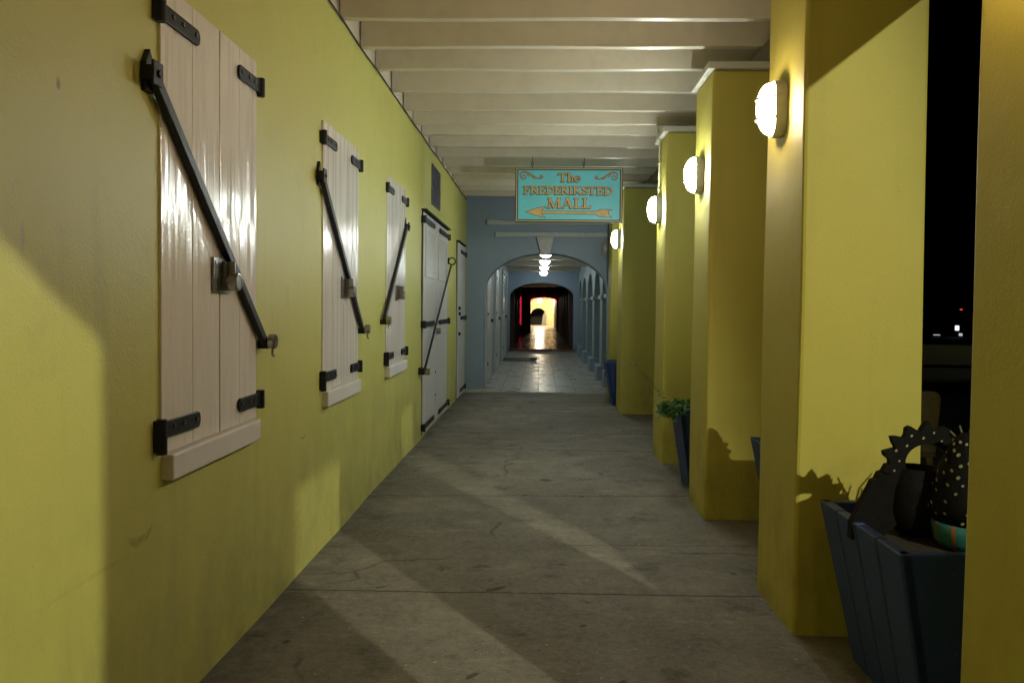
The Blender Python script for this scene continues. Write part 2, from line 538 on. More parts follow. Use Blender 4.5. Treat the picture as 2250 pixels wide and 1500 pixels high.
structure(MB().box(-60, 400, -120, 700, -0.40, -0.20).build('ground', M['asphalt']))
structure(MB().box(-1.60, 1.80, -6.0, 13.30, -0.19, 0.0).build('floor', M['concrete']))
structure(MB().box(-1.60, 2.1, 13.30, 25.3, -0.19, 0.022).build('tiled_floor', M['tile'], bevel=0.006))
structure(MB().box(-1.60, 2.1, 25.3, 43.0, -0.19, 0.10).build('brown_floor', M['brown_tile'], bevel=0.01))
structure(MB().box(-3.0, 3.0, 43.0, 58.0, -0.19, 0.104).build('pale_floor', M['pale_floor']))
structure(MB().box(1.804, 5.2, -10.0, 13.6, -0.19, -0.02).build('pavement', M['pavement'], bevel=0.02))
structure(MB().box(8.0, 60, 23.5, 37.0, -0.195, -0.12).build('grass', M['grass']), 'stuff')

# ------------------------------------------------------------------ the yellow wall (left)
def wall_panel(y0, y1):
    m = MB()
    ny, nz = 60, 16
    g = [[None] * (nz + 1) for _ in range(ny + 1)]
    for i in range(ny + 1):
        for j in range(nz + 1):
            y = y0 + (y1 - y0) * i / ny
            z = -0.05 + 3.20 * j / nz
            dx = 0.004 * sin(y * 1.7 + z) + 0.003 * sin(y * 3.9 - z * 2.2) - 0.004
            g[i][j] = m.bm.verts.new((WX + dx, y, z))
    for i in range(ny):
        for j in range(nz):
            m.bm.faces.new((g[i][j], g[i + 1][j], g[i + 1][j + 1], g[i][j + 1]))
    return m


w = thing('yellow_wall', 'long yellow plaster wall with white shutters and iron bars on the left of the walkway', 'wall', (-1.4, 4, 0))
m = wall_panel(-5.0, 13.75)
m.box(-1.75, -1.26, -5.0, 13.75, -0.05, 3.15)
m.build('plaster_face', M['yellow'], w, smooth=False)
m = MB()
m.box(-1.75, WX - 0.012, -5.0, 13.75, 3.153, 3.40)
m.build('white_wall_head', M['beam'], w)

# the dark cable that sags along the top of the wall
pts = []
for i in range(75):
    y = -3 + i * (16.6 / 74)
    pts.append((WX + 0.008, y, 3.138 + 0.004 * sin(y * 5.3) - 0.006 * abs(sin(y * 1.9))))
tag(MB().tube(pts, 0.0055, 6).build('cable', M['cable'], smooth=True), 'thin black cable running along the top of the yellow wall under the beams', 'cable')


# ------------------------------------------------------------------ shutters
def strap(m, yk, yend, z, x, h=0.056, th=0.010):
    """flat strap from the knuckle at yk to its rounded end at yend"""
    s = 1 if yend > yk else -1
    pts = [(yk, z - h / 2), (yend - s * 0.02, z - h / 2)]
    for k in range(7):
        a = -pi / 2 + pi * k / 6
        pts.append((yend - s * 0.02 + s * 0.02 * cos(a), z + sin(a) * h / 2))
    pts.append((yk, z + h / 2))
    m.prism(pts, 0, x, x + th)


def hinge(parent, yk, yend, z, drop, x=WX + 0.012, n_bolts=3):
    s = 1 if yend > yk else -1
    m = MB()
    strap(m, yk, yend, z, x)
    m.box(WX - 0.01, x + 0.012, yk - s * 0.046 if s > 0 else yk, yk if s > 0 else yk + 0.046, z - 0.034 - drop, z + 0.034)
    m.cyl((x + 0.009, yk - s * 0.028, z - 0.042 - drop), (x + 0.009, yk - s * 0.028, z + 0.038), 0.017, 14)
    h = m.build('hinge', M['iron'], parent, bevel=0.003)
    for k in range(n_bolts):
        yy = yk + (yend - yk) * (0.22 + 0.27 * k + (0.10 if k == n_bolts - 1 else 0))
        MB().cyl((x + 0.008, yy, z + 0.004), (x + 0.0145, yy, z + 0.004), 0.0085, 10).build('bolt', M['bolt'], h)
    return h


def puck(m, y, z, x0, x1, r=0.036):
    n = 24
    prof = [(x0, r * 0.96), (x0 + 0.004, r), (x1 - 0.010, r), (x1 - 0.004, r * 0.93), (x1 - 0.0035, r * 0.80), (x1 - 0.006, r * 0.76)]
    m.loft([[(xx, y + rr * cos(2 * pi * k / n), z + rr * sin(2 * pi * k / n)) for k in range(n)] for xx, rr in prof])


def plank_leaf(y0, y1, z0, z1, x0, x1, boards, slope0=0.0):
    """leaf of upright boards; V grooves between the boards are real steps"""
    m = MB()
    n = boards
    for k in range(n):
        a = y0 + (y1 - y0) * k / n + (0.0018 if k else 0)
        b = y0 + (y1 - y0) * (k + 1) / n - (0.0018 if k < n - 1 else 0)
        m.box(x0, x1 + random.uniform(-0.0006, 0.0006), a, b, z0, z1)
    m.box(x0, x1 - 0.004, y0 + 0.002, y1 - 0.002, z0 + 0.002, z1 - 0.002)
    return m


def shutter(y0, ymid, y1, label, mirrored):
    zb, zt = 0.905, 2.435
    w = thing('window_shutter', label, 'shutter', (WX, (y0 + y1) / 2, zb), 'shuttered windows along the yellow wall')
    # dark gap round the leaves, proud of the wall by a hair
    MB().box(WX - 0.02, WX + 0.002, y0 + 0.003, y1 - 0.003, zb + 0.003, zt - 0.003).build('dark_frame_gap', M['seam'], w)
    for a, b in ((y0, ymid - 0.004), (ymid + 0.004, y1)):
        leaf = plank_leaf(a, b, zb, zt, WX - 0.015, WX + 0.0055, 2).build('shutter_leaf', M['shutter'], w, bevel=0.0015)
        left = a == y0
        yk, ye = (y0 + 0.005, y0 + 0.285) if left else (y1 - 0.005, y1 - 0.235)
        hinge(w, yk, ye, 2.335, 0.0, WX + 0.0075)
        hinge(w, yk, ye, 0.985, 0.035 if left else 0.0, WX + 0.0075)
    m = MB().box(WX - 0.03, WX + 0.034, y0 + 0.022, y1 - 0.022, zb - 0.092, zb - 0.003)
    m.build('sill', M['sill'], w, bevel=0.007)
    # locking bar across both leaves
    if not mirrored:
        ya, za, yb, zb_ = y0 - 0.10, 2.115, y1 + 0.045, 1.235
    else:
        ya, za, yb, zb_ = y1 - 0.03, 2.115, y0 - 0.20, 1.28
    d = Vector((0, yb - ya, zb_ - za)).normalized()
    nrm = Vector((0, -d.z, d.y))
    m = MB()
    xc0, xc1 = WX + 0.010, WX + 0.036
    A, B = Vector((0, ya, za)), Vector((0, yb, zb_))
    hw = 0.0215
    q = [A + nrm * hw, A - nrm * hw, B - nrm * hw * 0.9, B + nrm * hw * 0.9]
    m.prism([(p.y, p.z) for p in q], 0, xc0, xc1)
    bar = m.build('locking_bar', M['iron'], w, bevel=0.004)
    m = MB()
    m.prism([(ya - 0.008, za - 0.06), (ya + 0.04, za - 0.06), (ya + 0.044, za + 0.03), (ya + 0.016, za + 0.075), (ya - 0.012, za + 0.03)], 0, WX - 0.01, WX + 0.012)
    m.box(WX + 0.0, WX + 0.038, ya - 0.022, ya + 0.022, za - 0.030, za + 0.018)
    m.box(WX + 0.0365, WX + 0.046, ya - 0.033, ya + 0.033, za - 0.045, za + 0.030)
    m.cyl((WX + 0.045, ya, za - 0.008), (WX + 0.053, ya, za - 0.008), 0.012, 12)
    m.build('pivot_bracket', M['iron'], bar, bevel=0.003)
    m = MB()
    dirn = 1
    yl, zl = yb + 0.005, zb_ - 0.005
    m.box(WX - 0.01, WX + 0.046, yl - 0.010, yl + 0.010, zl - 0.028, zl + 0.012)
    m.build('staple', M['iron'], bar, bevel=0.003)
    m = MB()
    puck(m, yl + 0.005, zl + 0.004, WX + 0.044, WX + 0.078, 0.033)
    m.tube([(WX + 0.060, yl - 0.005, zl - 0.03), (WX + 0.060, yl - 0.004, zl - 0.052), (WX + 0.068, yl + 0.001, zl - 0.062)], 0.006, 6)
    m.build('padlock', M['steel'], w, bevel=0.0)
    # hasp and puck padlock at the meeting stile
    m = MB()
    yh = ymid + 0.02
    m.box(WX + 0.010, WX + 0.0165, yh - 0.105, yh + 0.07, 1.438, 1.572)
    m.box(WX + 0.0165, WX + 0.030, yh - 0.03, yh + 0.05, 1.45, 1.56)
    m.box(WX + 0.0165, WX + 0.060, yh - 0.008, yh + 0.002, 1.50, 1.56)
    for yy, zz in ((-0.085, 1.456), (-0.085, 1.505), (-0.085, 1.553), (0.055, 1.553), (0.055, 1.456)):
        m.cyl((WX + 0.0155, yh + yy, zz), (WX + 0.020, yh + yy, zz), 0.009, 10)
    hs = m.build('hasp', M['steel'], w, bevel=0.0015)
    m = MB()
    puck(m, yh + 0.012, 1.483, WX + 0.031, WX + 0.074, 0.035)
    m.build('padlock', M['steel'], w)
    return w


shutter(2.645, 3.135, 3.545, 'largest white shutter nearest the camera, iron bar slanting down to the right', False)
shutter(4.640, 5.140, 5.545, 'middle white shutter of three, its iron bar slanting down to the right', False)
shutter(6.580, 7.060, 7.500, 'small white shutter with its iron bar slanting down to the left, before the double door', True)


# ------------------------------------------------------------------ doors in the yellow wall
def leaf_with_louvre(w, y0, y1, z0, z1, lv):
    m = plank_leaf(y0, y1, z0, z1, WX - 0.015, WX + 0.012, 3)
    leaf = m.build('door_leaf', M['door'], w, bevel=0.0015)
    ly0, ly1, lz0, lz1 = lv
    m = MB()
    fx0, fx1 = WX + 0.010, WX + 0.024
    m.box(fx0, fx1, ly0, ly0 + 0.035, lz0, lz1)
    m.box(fx0, fx1, ly1 - 0.035, ly1, lz0, lz1)
    m.box(fx0, fx1, ly0 + 0.035, ly1 - 0.035, lz0, lz0 + 0.05)
    m.box(fx0, fx1, ly0 + 0.035, ly1 - 0.035, lz1 - 0.05, lz1)
    MB().box(WX + 0.0125, WX + 0.0135, ly0 + 0.035, ly1 - 0.035, lz0 + 0.05, lz1 - 0.05).build('louvre_shadow_gap', M['seam'], leaf)
    n = 10
    for k in range(n):
        yy = ly0 + 0.035 + (ly1 - ly0 - 0.07) * (k + 0.5) / n
        m.box(WX + 0.0128, WX + 0.020, yy - 0.030, yy + 0.026, lz0 + 0.05, lz1 - 0.05)
    m.build('louvre_panel', M['door'], leaf, bevel=0.001)
    return leaf


d = thing('double_door', 'tall white double door with louvred tops and a thin iron rod slanting across', 'door', (WX, 9.7, 0))
MB().box(WX - 0.02, WX + 0.0045, 8.60, 10.86, 0.03, 2.385).build('dark_frame_gap', M['seam'], d)
L1 = leaf_with_louvre(d, 8.62, 9.70, 0.04, 2.37, (8.74, 9.52, 1.70, 2.235))
L2 = leaf_with_louvre(d, 9.71, 10.84, 0.04, 2.37, (9.82, 10.68, 1.70, 2.235))
for z in (2.295, 1.20, 0.12):
    hinge(d, 8.60, 9.42, z, 0.0, WX + 0.024)
    hinge(d, 10.86, 9.90, z, 0.0, WX + 0.024)
MB().box(WX - 0.01, WX + 0.05, 8.56, 10.90, 2.388, 2.402).build('drip_shadow_strip', M['seam'], d)  # dark strip for the door head flashing, its shadow put into the colour
m = MB()
m.tube([(WX + 0.05, 10.93, 1.93), (WX + 0.055, 9.5, 1.26), (WX + 0.06, 8.42, 0.745)], 0.013, 8)
rod = m.build('locking_bar', M['iron'], d, smooth=True)
m = MB()
ring = [(WX + 0.06 + 0.045 * cos(2 * pi * k / 16), 10.95, 1.985 + 0.045 * sin(2 * pi * k / 16)) for k in range(17)]
m.tube(ring, 0.008, 6)
m.box(WX - 0.01, WX + 0.022, 10.93, 10.97, 1.95, 2.03)
m.build('ring', M['iron'], rod)
m = MB().box(WX - 0.01, WX + 0.06, 8.38, 8.44, 0.69, 0.76)
m.build('staple', M['iron'], rod)
m = MB()
puck(m, 8.47, 0.715, WX + 0.06, WX + 0.11, 0.034)
m.build('padlock', M['steel'], d)
m = MB()
puck(m, 9.72, 1.10, WX + 0.014, WX + 0.07, 0.036)
m.build('padlock', M['steel'], d)
m = MB()
for z in (0.62, 0.35):
    m.cyl((WX + 0.008, 9.66, z), (WX + 0.018, 9.66, z), 0.014, 10)
m.build('keyhole', M['iron'], d)

d = thing('single_door', 'narrow white door at the far end of the yellow wall beside the blue wall', 'door', (WX, 12.8, 0))
MB().box(WX - 0.02, WX + 0.0045, 12.18, 13.32, 0.0, 2.345).build('dark_frame_gap', M['seam'], d)
lf = plank_leaf(12.2, 13.3, 0.02, 2.33, WX - 0.015, WX + 0.02, 3).build('door_leaf', M['door'], d, bevel=0.002)
for z in (2.22, 1.21, 0.10):
    hinge(d, 13.32, 12.55, z, 0.0, WX + 0.02)
m = MB()
for z in (1.36, 1.28, 0.98):
    m.cyl((WX + 0.018, 12.3, z), (WX + 0.05, 12.3, z), 0.026, 12)
m.build('lock', M['iron'], d)
MB().box(WX - 0.01, WX + 0.04, 12.15, 13.36, 2.348, 2.362).build('drip_shadow_strip', M['seam'], d)  # thin drip edge in near-black, the shadow line under it painted in

v = thing('wall_vent', 'small grey louvred vent high on the yellow wall above the double door', 'vent', (WX, 9.7, 2.77))
m = MB()
m.box(WX - 0.01, WX + 0.006, 9.33, 10.05, 2.54, 3.0)
m.build('vent_frame', M['vent'], v)
m = MB()
for k in range(13):
    z = 2.565 + k * 0.033
    m.prism([(WX + 0.006, z), (WX + 0.018, z), (WX + 0.006, z + 0.028)], 1, 9.36, 10.02)
m.build('vent_louvre', M['vent'], v)


# ------------------------------------------------------------------ pillars
def pillar(y0, y1, label, x0=PX, x1=1.625, zt=2.955, splay=0.012):
    p = thing('pillar', label, 'pillar', ((x0 + x1) / 2, (y0 + y1) / 2, 0), 'square yellow pillars along the walkway')
    rings = []
    n = 14
    for k in range(n + 1):
        z = -0.1 + (zt + 0.1) * k / n
        f = splay * (0.5 - k / n)
        jx, jy = 0.0025 * sin(z * 3.1 + y0), 0.0025 * sin(z * 2.3 + 2 * y0)
        rings.append([(x0 - f + jx, y0 - f + jy, z), (x1 + f, y0 - f - jy, z), (x1 + f, y1 + f, z), (x0 - f - jx, y1 + f, z)])
    MB().loft(rings).build('shaft', M['pillar'], p, bevel=0.016)
    m = MB().box(x0 - 0.03, x1 + 0.05, y0 - 0.03, y1 + 0.03, zt + 0.001, zt + 0.048)
    m.build('capital', M['cap'], p, bevel=0.006)
    return p


P_SPOTS = [(-2.25, -1.66, 'yellow pillar behind the camera, out of sight beside the walkway'),
           (-0.42, 0.18, 'yellow pillar at the camera, out of sight beside the walkway'),
           (1.50, 2.165, 'nearest yellow pillar, cut off by the right edge of the picture'),
           (3.555, 4.150, 'wide yellow pillar carrying the largest and warmest lit lamp'),
           (5.490, 6.050, 'yellow pillar right behind the one with the warmest lamp, carrying the second largest lamp'),
           (7.420, 7.985, 'yellow pillar with a thin conduit running down to its lamp'),
           (10.85, 11.50, 'yellow pillar with the smallest lit lamp, partly hidden by the turquoise sign'),
           (12.60, 13.15, 'last yellow pillar before the blue arched wall')]
for k, (a, b, lab) in enumerate(P_SPOTS):
    if k == 0:
        continue
    x0 = PX if k < 6 else 1.07
    pillar(a, b, lab, x0, x0 + (0.55 if k == 2 else 0.52))


# ------------------------------------------------------------------ bulkhead lamps
def rounded(hy, hz, n=9):
    """oblong with round ends: half width hy, half height hz"""
    pts = []
    r = hy * 0.86
    for cx, cz, a0 in ((hy - r, hz - r, 0), (-(hy - r), hz - r, pi / 2), (-(hy - r), -(hz - r), pi), (hy - r, -(hz - r), 3 * pi / 2)):
        for k in range(n):
            a = a0 + (pi / 2) * k / (n - 1)
            pts.append((cx + r * cos(a), cz + r * sin(a)))
    return pts


def bulkhead(px, py, pz, facing, label, lens, name='wall_lamp', enamel='white_metal'):
    """facing '-x' (on a pillar) or '-y' (on the blue wall)"""
    t = thing(name, label, 'lamp', (px, py, pz), 'oval bulkhead wall lamps')
    def T(u, v, d):
        return (px - d, py + u, pz + v) if facing == '-x' else (px + u, py - d, pz + v)
    hy, hz = 0.078, 0.128
    ro = rounded(hy, hz)
    def ring(sc, d, dz=0.0):
        return [T(u * sc, v * (sc - dz), d) for u, v in ro]
    MB().loft([ring(0.97, -0.004), ring(1.0, 0.0), ring(1.0, 0.042), ring(0.99, 0.048), ring(0.94, 0.049)]).build('base', M[enamel], t, smooth=False, bevel=0.0)
    prof = [(0.90, 0.046), (0.90, 0.053), (0.88, 0.066), (0.82, 0.079), (0.72, 0.090), (0.58, 0.098), (0.40, 0.103), (0.2, 0.105)]
    MB().loft([ring(s_, d_) for s_, d_ in prof]).build('lens', M[lens], t, smooth=True)
    m = MB()
    for v in (-0.045, 0.045):
        arc = []
        for k in range(13):
            a = pi * k / 12
            arc.append(T(0.074 * cos(a), v, 0.040 + 0.077 * sin(a) ** 0.8))
        m.tube(arc, 0.0052, 6)
    arc = []
    for k in range(17):
        a = pi * k / 16
        arc.append(T(0.0, 0.122 * cos(a), 0.040 + 0.078 * sin(a) ** 0.8))
    m.tube(arc, 0.0052, 6)
    m.build('cage', M[enamel], t, smooth=True)
    return t


bulkhead(PX, 3.885, 2.318, '-x', 'largest lit oval lamp with a warm glow, on the wide near pillar', 'lamp_warm')
bulkhead(PX, 1.880, 2.318, '-x', 'oval lamp on the nearest pillar, just above the top right of the picture', 'lamp_dim')
bulkhead(PX, 5.800, 2.318, '-x', 'second largest glowing oval lamp, on the second pillar from the dark gap', 'lamp_cool')
bulkhead(PX, 7.770, 2.310, '-x', 'glowing oval lamp at the foot of a thin conduit on its pillar', 'lamp_cool')
bulkhead(1.07, 11.28, 2.320, '-x', 'smallest lit oval pillar lamp, just under the lower right corner of the turquoise sign', 'lamp_cool')
bulkhead(1.075, 13.75, 2.365, '-y', 'unlit grey oval lamp on the blue wall right of the arch', 'dead_glass', 'wall_lamp', 'grey_metal')

c = thing('conduit', 'thin conduit running down the corridor face of a yellow pillar to its lamp', 'conduit', (PX, 7.7, 2.5))
MB().tube([(PX - 0.012, 7.76, 2.44), (PX - 0.012, 7.76, 2.90), (PX - 0.02, 7.73, 2.94), (PX - 0.05, 7.70, 3.15)], 0.010, 8).build('pipe', M['conduit'], c, smooth=True)
for z in (2.50, 2.74):
    MB().box(PX - 0.025, PX + 0.002, 7.73, 7.79, z - 0.008, z + 0.008).build('clip', M['conduit'], c)

# ------------------------------------------------------------------ ceiling of the gallery
r = thing('timber_ceiling', 'cream painted ceiling of cross beams and boards over the walkway', 'ceiling', (0, 6, 3.3))
MB().box(WX + 0.002, 1.90, -0.95, 13.74, 3.362, 3.42).build('deck', M['deck'], r)
BEAMS = [-0.80, -0.2, 0.38, 0.97, 1.55, 2.13, 2.72, 3.31, 3.90, 4.48, 5.06, 5.63, 6.16, 6.81, 7.40, 7.95, 8.52, 9.12, 9.76, 10.39, 10.92, 11.51, 12.05, 12.62, 13.2]
for y in BEAMS:
    dz = random.uniform(-0.010, 0.008)
    skew = random.uniform(-0.012, 0.012)
    m = MB()
    n = 10
    rings = []
    for k in range(n + 1):
        xx = WX - 0.004 + (1.868 - WX) * k / n
        s_ = 0.004 * sin(k * 1.1 + y * 3)
        zb = 3.150 + dz + s_ - 0.006 * k / n
        yb = y + skew * (k / n - 0.5) + 0.004 * sin(k * 0.7 + y)
        rings.append([(xx, yb, zb), (xx, yb + 0.064, zb), (xx, yb + 0.064, 3.3615), (xx, yb, 3.3615)])
    m.loft(rings)
    m.build('beam', M['beam'], r, bevel=0.004)
MB().box(1.872, 1.905, -0.95, 13.74, 2.955, 3.361).build('fascia', M['old_beam'], r)
MB().box(1.46, 1.60, -0.20, 13.74, 3.005, 3.142).build('wall_plate', M['old_beam'], r)

# ------------------------------------------------------------------ hanging sign
SY, SX0, SX1, SZ0, SZ1 = 9.77, -0.309, 0.952, 2.388, 3.033
sg = thing('hanging_sign', 'turquoise sign lettered The Frederiksted Mall with a gold arrow, hanging from a beam', 'sign', ((SX0 + SX1) / 2, SY, SZ0))
MB().box(SX0 + 0.012, SX1 - 0.012, SY + 0.006, SY + 0.034, SZ0 + 0.012, SZ1 - 0.012).build('board', M['teal'], sg)


def frame(m, x0, x1, z0, z1, wd, y0, y1):
    m.box(x0, x1, y0, y1, z1 - wd, z1)
    m.box(x0, x1, y0, y1, z0, z0 + wd)
    m.box(x0, x0 + wd, y0, y1, z0 + wd, z1 - wd)
    m.box(x1 - wd, x1, y0, y1, z0 + wd, z1 - wd)
    return m


frame(MB(), SX0, SX1, SZ0, SZ1, 0.034, SY - 0.002, SY + 0.04).build('frame', M['sign_black'], sg, bevel=0.002)
frame(MB(), SX0 + 0.009, SX1 - 0.009, SZ0 + 0.009, SZ1 - 0.009, 0.0145, SY - 0.010, SY - 0.0021).build('rope_moulding', M['rope'], sg, bevel=0.004)


def SG(cx, cy):
    return (SX0 + (cx - 105) / 2045.0 * (SX1 - SX0), SZ0 + (1205 - cy) / 1065.0 * (SZ1 - SZ0))


PXM = (SX1 - SX0) / 2045.0
LAYER = [0]


def ribbon(m, pts, w, y):
    """flat painted stroke: polyline of (cx,cy) in sign units, w constant or per point; laid at depth y"""
    LAYER[0] += 1
    y = y - LAYER[0] * 0.00001
    P = [Vector(SG(*p)) for p in pts]
    L, R = [], []
    for i, p in enumerate(P):
        d = (P[min(i + 1, len(P) - 1)] - P[max(i - 1, 0)]).normalized()
        nn = Vector((-d.y, d.x))
        ww = (w[i] if isinstance(w, (list, tuple)) else w) * PXM / 2
        L.append(m.bm.verts.new((p.x + nn.x * ww, y, p.y + nn.y * ww)))
        R.append(m.bm.verts.new((p.x - nn.x * ww, y, p.y - nn.y * ww)))
    for i in range(len(P) - 1):
        m.bm.faces.new((L[i], L[i + 1], R[i + 1], R[i]))


def arc(cx, cy, rx, ry, a0, a1, n=14):
    return [(cx + rx * cos(radians(a0 + (a1 - a0) * k / n)), cy - ry * sin(radians(a0 + (a1 - a0) * k / n))) for k in range(n + 1)]


def glyph(ch, x0, x1, y0, y1):
    """strokes of a serif capital inside the box; y0 top, y1 bottom: list of (points, width)"""
    h, w = y1 - y0, x1 - x0
    T, t, se = 0.20 * h, 0.11 * h, 0.085 * h
    ym = (y0 + y1) / 2
    out = []
    def serif(x, y, wd):
        out.append(([(x - wd / 2, y), (x + wd / 2, y)], se))
    def stem(x, top=True, bot=True):
        out.append(([(x, y0), (x, y1)], T))
        if top: serif(x, y0 + se / 2, T * 2.1)
        if bot: serif(x, y1 - se / 2, T * 2.1)
    if ch == 'I':
        stem((x0 + x1) / 2)
    elif ch in 'FE':
        sx = x0 + T * 1.05
        stem(sx)
        out.append(([(sx, y0 + t / 2), (x1 - 4, y0 + t / 2)], t))
        out.append(([(x1 - 6, y0), (x1 - 6, y0 + h * 0.24)], t * 0.8))
        out.append(([(sx, ym - 2), (x0 + w * 0.72, ym - 2)], t))
        out.append(([(x0 + w * 0.72, ym - h * 0.12), (x0 + w * 0.72, ym + h * 0.12)], t * 0.8))
        if ch == 'E':
            out.append(([(sx, y1 - t / 2), (x1 - 2, y1 - t / 2)], t))
            out.append(([(x1 - 3, y1), (x1, y1 - h * 0.26)], t * 0.8))
    elif ch == 'L':
        sx = x0 + T * 1.05
        stem(sx)
        out.append(([(sx, y1 - t / 2), (x1 - 4, y1 - t / 2)], t))
        out.append(([(x1 - 8, y1), (x1, y1 - h * 0.26)], t * 0.8))
    elif ch == 'T':
        sx = (x0 + x1) / 2
        stem(sx, top=False)
        out.append(([(x0 + 2, y0 + t / 2), (x1 - 2, y0 + t / 2)], t))
        out.append(([(x0 + 6, y0), (x0, y0 + h * 0.24)], t * 0.8))
        out.append(([(x1 - 6, y0), (x1, y0 + h * 0.24)], t * 0.8))
    elif ch == 'D':
        sx = x0 + T * 1.05
        stem(sx)
        a = arc(sx, ym, x1 - sx - T * 0.45, h / 2 - t / 2, 90, -90, 18)
        out.append((a, [t + (T - t) * sin(pi * k / 18) for k in range(19)]))
    elif ch == 'R':
        sx = x0 + T * 1.05
        stem(sx)
        rb = h * 0.26
        xc = x0 + w * 0.48
        out.append(([(sx, y0 + t / 2), (xc, y0 + t / 2)] + arc(xc, y0 + rb, w * 0.27, rb - t / 2, 85, -90, 14) + [(sx, y0 + 2 * rb - t / 2)], t * 1.25))
        out.append(([(x0 + w * 0.45, y0 + 2 * rb - t / 2), (x1 - w * 0.10, y1 - t * 0.7), (x1 + 2, y1 - t / 2)], [T * 0.9, T, t]))
    elif ch == 'K':
        sx = x0 + T * 1.05
        stem(sx)
        out.append(([(sx, ym + h * 0.08), (x0 + w * 0.78, y0 + t * 0.5)], t))
        serif(x0 + w * 0.78, y0 + se / 2, T * 1.7)
        out.append(([(x0 + w * 0.36, ym - h * 0.05), (x1 - w * 0.10, y1 - t * 0.5)], T))
        serif(x1 - w * 0.08, y1 - se / 2, T * 1.6)
    elif ch == 'S':
        xm = (x0 + x1) / 2
        r1, r2 = h * 0.235, h * 0.27
        a = arc(xm, y0 + r1, w * 0.40, r1 - t / 2, 25, 270, 14)
        b = arc(xm, y1 - r2, w * 0.44, r2 - t / 2, 90, -155, 14)
        pts = a[:-1] + b[1:]
        n = len(pts)
        out.append((pts, [t + (T - t) * sin(pi * k / (n - 1)) ** 2 for k in range(n)]))
        out.append(([(x1 - w * 0.12, y0 + 2), (x1 - w * 0.12, y0 + h * 0.24)], t * 0.8))
        out.append(([(x0 + w * 0.10, y1 - 2), (x0 + w * 0.10, y1 - h * 0.26)], t * 0.8))
    elif ch == 'M':
        xl, xr, xm = x0 + w * 0.17, x1 - w * 0.16, (x0 + x1) / 2
        out.append(([(xl, y0 + 3), (xl - w * 0.05, y1)], t))
        serif(xl - w * 0.05, y1 - se / 2, T * 1.9)
        serif(xl - w * 0.02, y0 + se / 2, T * 1.5)
        out.append(([(xl, y0 + 2), (xm, y1 - 8)], T))
        out.append(([(xm, y1 - 8), (xr, y0 + 2)], t))
        out.append(([(xr, y0), (xr + w * 0.03, y1)], T))
        serif(xr + w * 0.03, y1 - se / 2, T * 1.9)
        serif(xr + w * 0.03, y0 + se / 2, T * 1.5)
    elif ch == 'A':
        xm = (x0 + x1) / 2
        out.append(([(xm, y0), (x0 + w * 0.14, y1)], t))
        out.append(([(xm - 4, y0), (x1 - w * 0.15, y1)], T))
        out.append(([(x0 + w * 0.28, y0 + h * 0.66), (x1 - w * 0.25, y0 + h * 0.66)], t * 0.9))
        serif(x0 + w * 0.13, y1 - se / 2, T * 1.7)
        serif(x1 - w * 0.14, y1 - se / 2, T * 1.7)
    elif ch == 'h':
        sx = x0 + T * 0.8
        xr = x1 - T * 0.8
        out.append(([(sx, y0), (sx, y1)], T * 0.9))
        serif(sx - 4, y0 + se / 2, T * 1.3)
        serif(sx, y1 - se / 2, T * 1.7)
        out.append(([(sx, y0 + h * 0.52)] + arc((sx + xr) / 2, y0 + h * 0.56, (xr - sx) / 2, h * 0.20, 150, 0, 8) + [(xr, y1)], T * 0.75))
        serif(xr, y1 - se / 2, T * 1.7)
    elif ch == 'e':
        xm = (x0 + x1) / 2
        a = arc(xm, ym, w * 0.40, h / 2 - 8, 0, 320, 20)
        out.append((a, 22))
        out.append(([(x0 + w * 0.12, ym), (x1 - w * 0.08, ym)], 14))
    return out


LETTERS = [('T', 925, 1085, 250, 420), ('h', 1098, 1222, 242, 420), ('e', 1222, 1352, 300, 424),
           ('F', 265, 388, 503, 660), ('R', 395, 545, 503, 660), ('E', 550, 682, 503, 660), ('D', 688, 850, 503, 662),
           ('E', 852, 968, 503, 662), ('R', 974, 1122, 503, 662), ('I', 1124, 1200, 505, 663), ('K', 1204, 1372, 505, 664),
           ('S', 1380, 1500, 507, 666), ('T', 1500, 1632, 509, 668), ('E', 1650, 1788, 511, 670), ('D', 1795, 1962, 512, 672),
           ('M', 720, 978, 730, 928), ('A', 985, 1218, 728, 928), ('L', 1228, 1390, 730, 930), ('L', 1392, 1548, 730, 930)]
gl, dk = MB(), MB()
for ch, a, b, cc, dd in LETTERS:
    for pts, wd in glyph(ch, a, b, cc, dd):
        def grow(k): return [q + k for q in wd] if isinstance(wd, list) else wd + k
        def ext(pp, e):
            p0, p1, q0, q1 = Vector(pp[0]), Vector(pp[1]), Vector(pp[-1]), Vector(pp[-2])
            s0 = p0 + (p0 - p1).normalized() * e
            s1 = q0 + (q0 - q1).normalized() * e
            return [tuple(s0)] + list(pp[1:-1]) + [tuple(s1)]
        pe = ext(pts, 6)
        ribbon(dk, pe, grow(11), SY + 0.0050)
        ribbon(dk, [(x_ - 13, y_ + 11) for x_, y_ in pe], grow(4), SY + 0.0048)
        ribbon(gl, pts, wd, SY + 0.0020)
dk.build('letter_outline', M['sign_black'], sg)
gl.build('lettering', M['gold'], sg)


def flat_poly(m, pts, y0, y1):
    m.prism([SG(*p) for p in pts], 1, y1, y0)


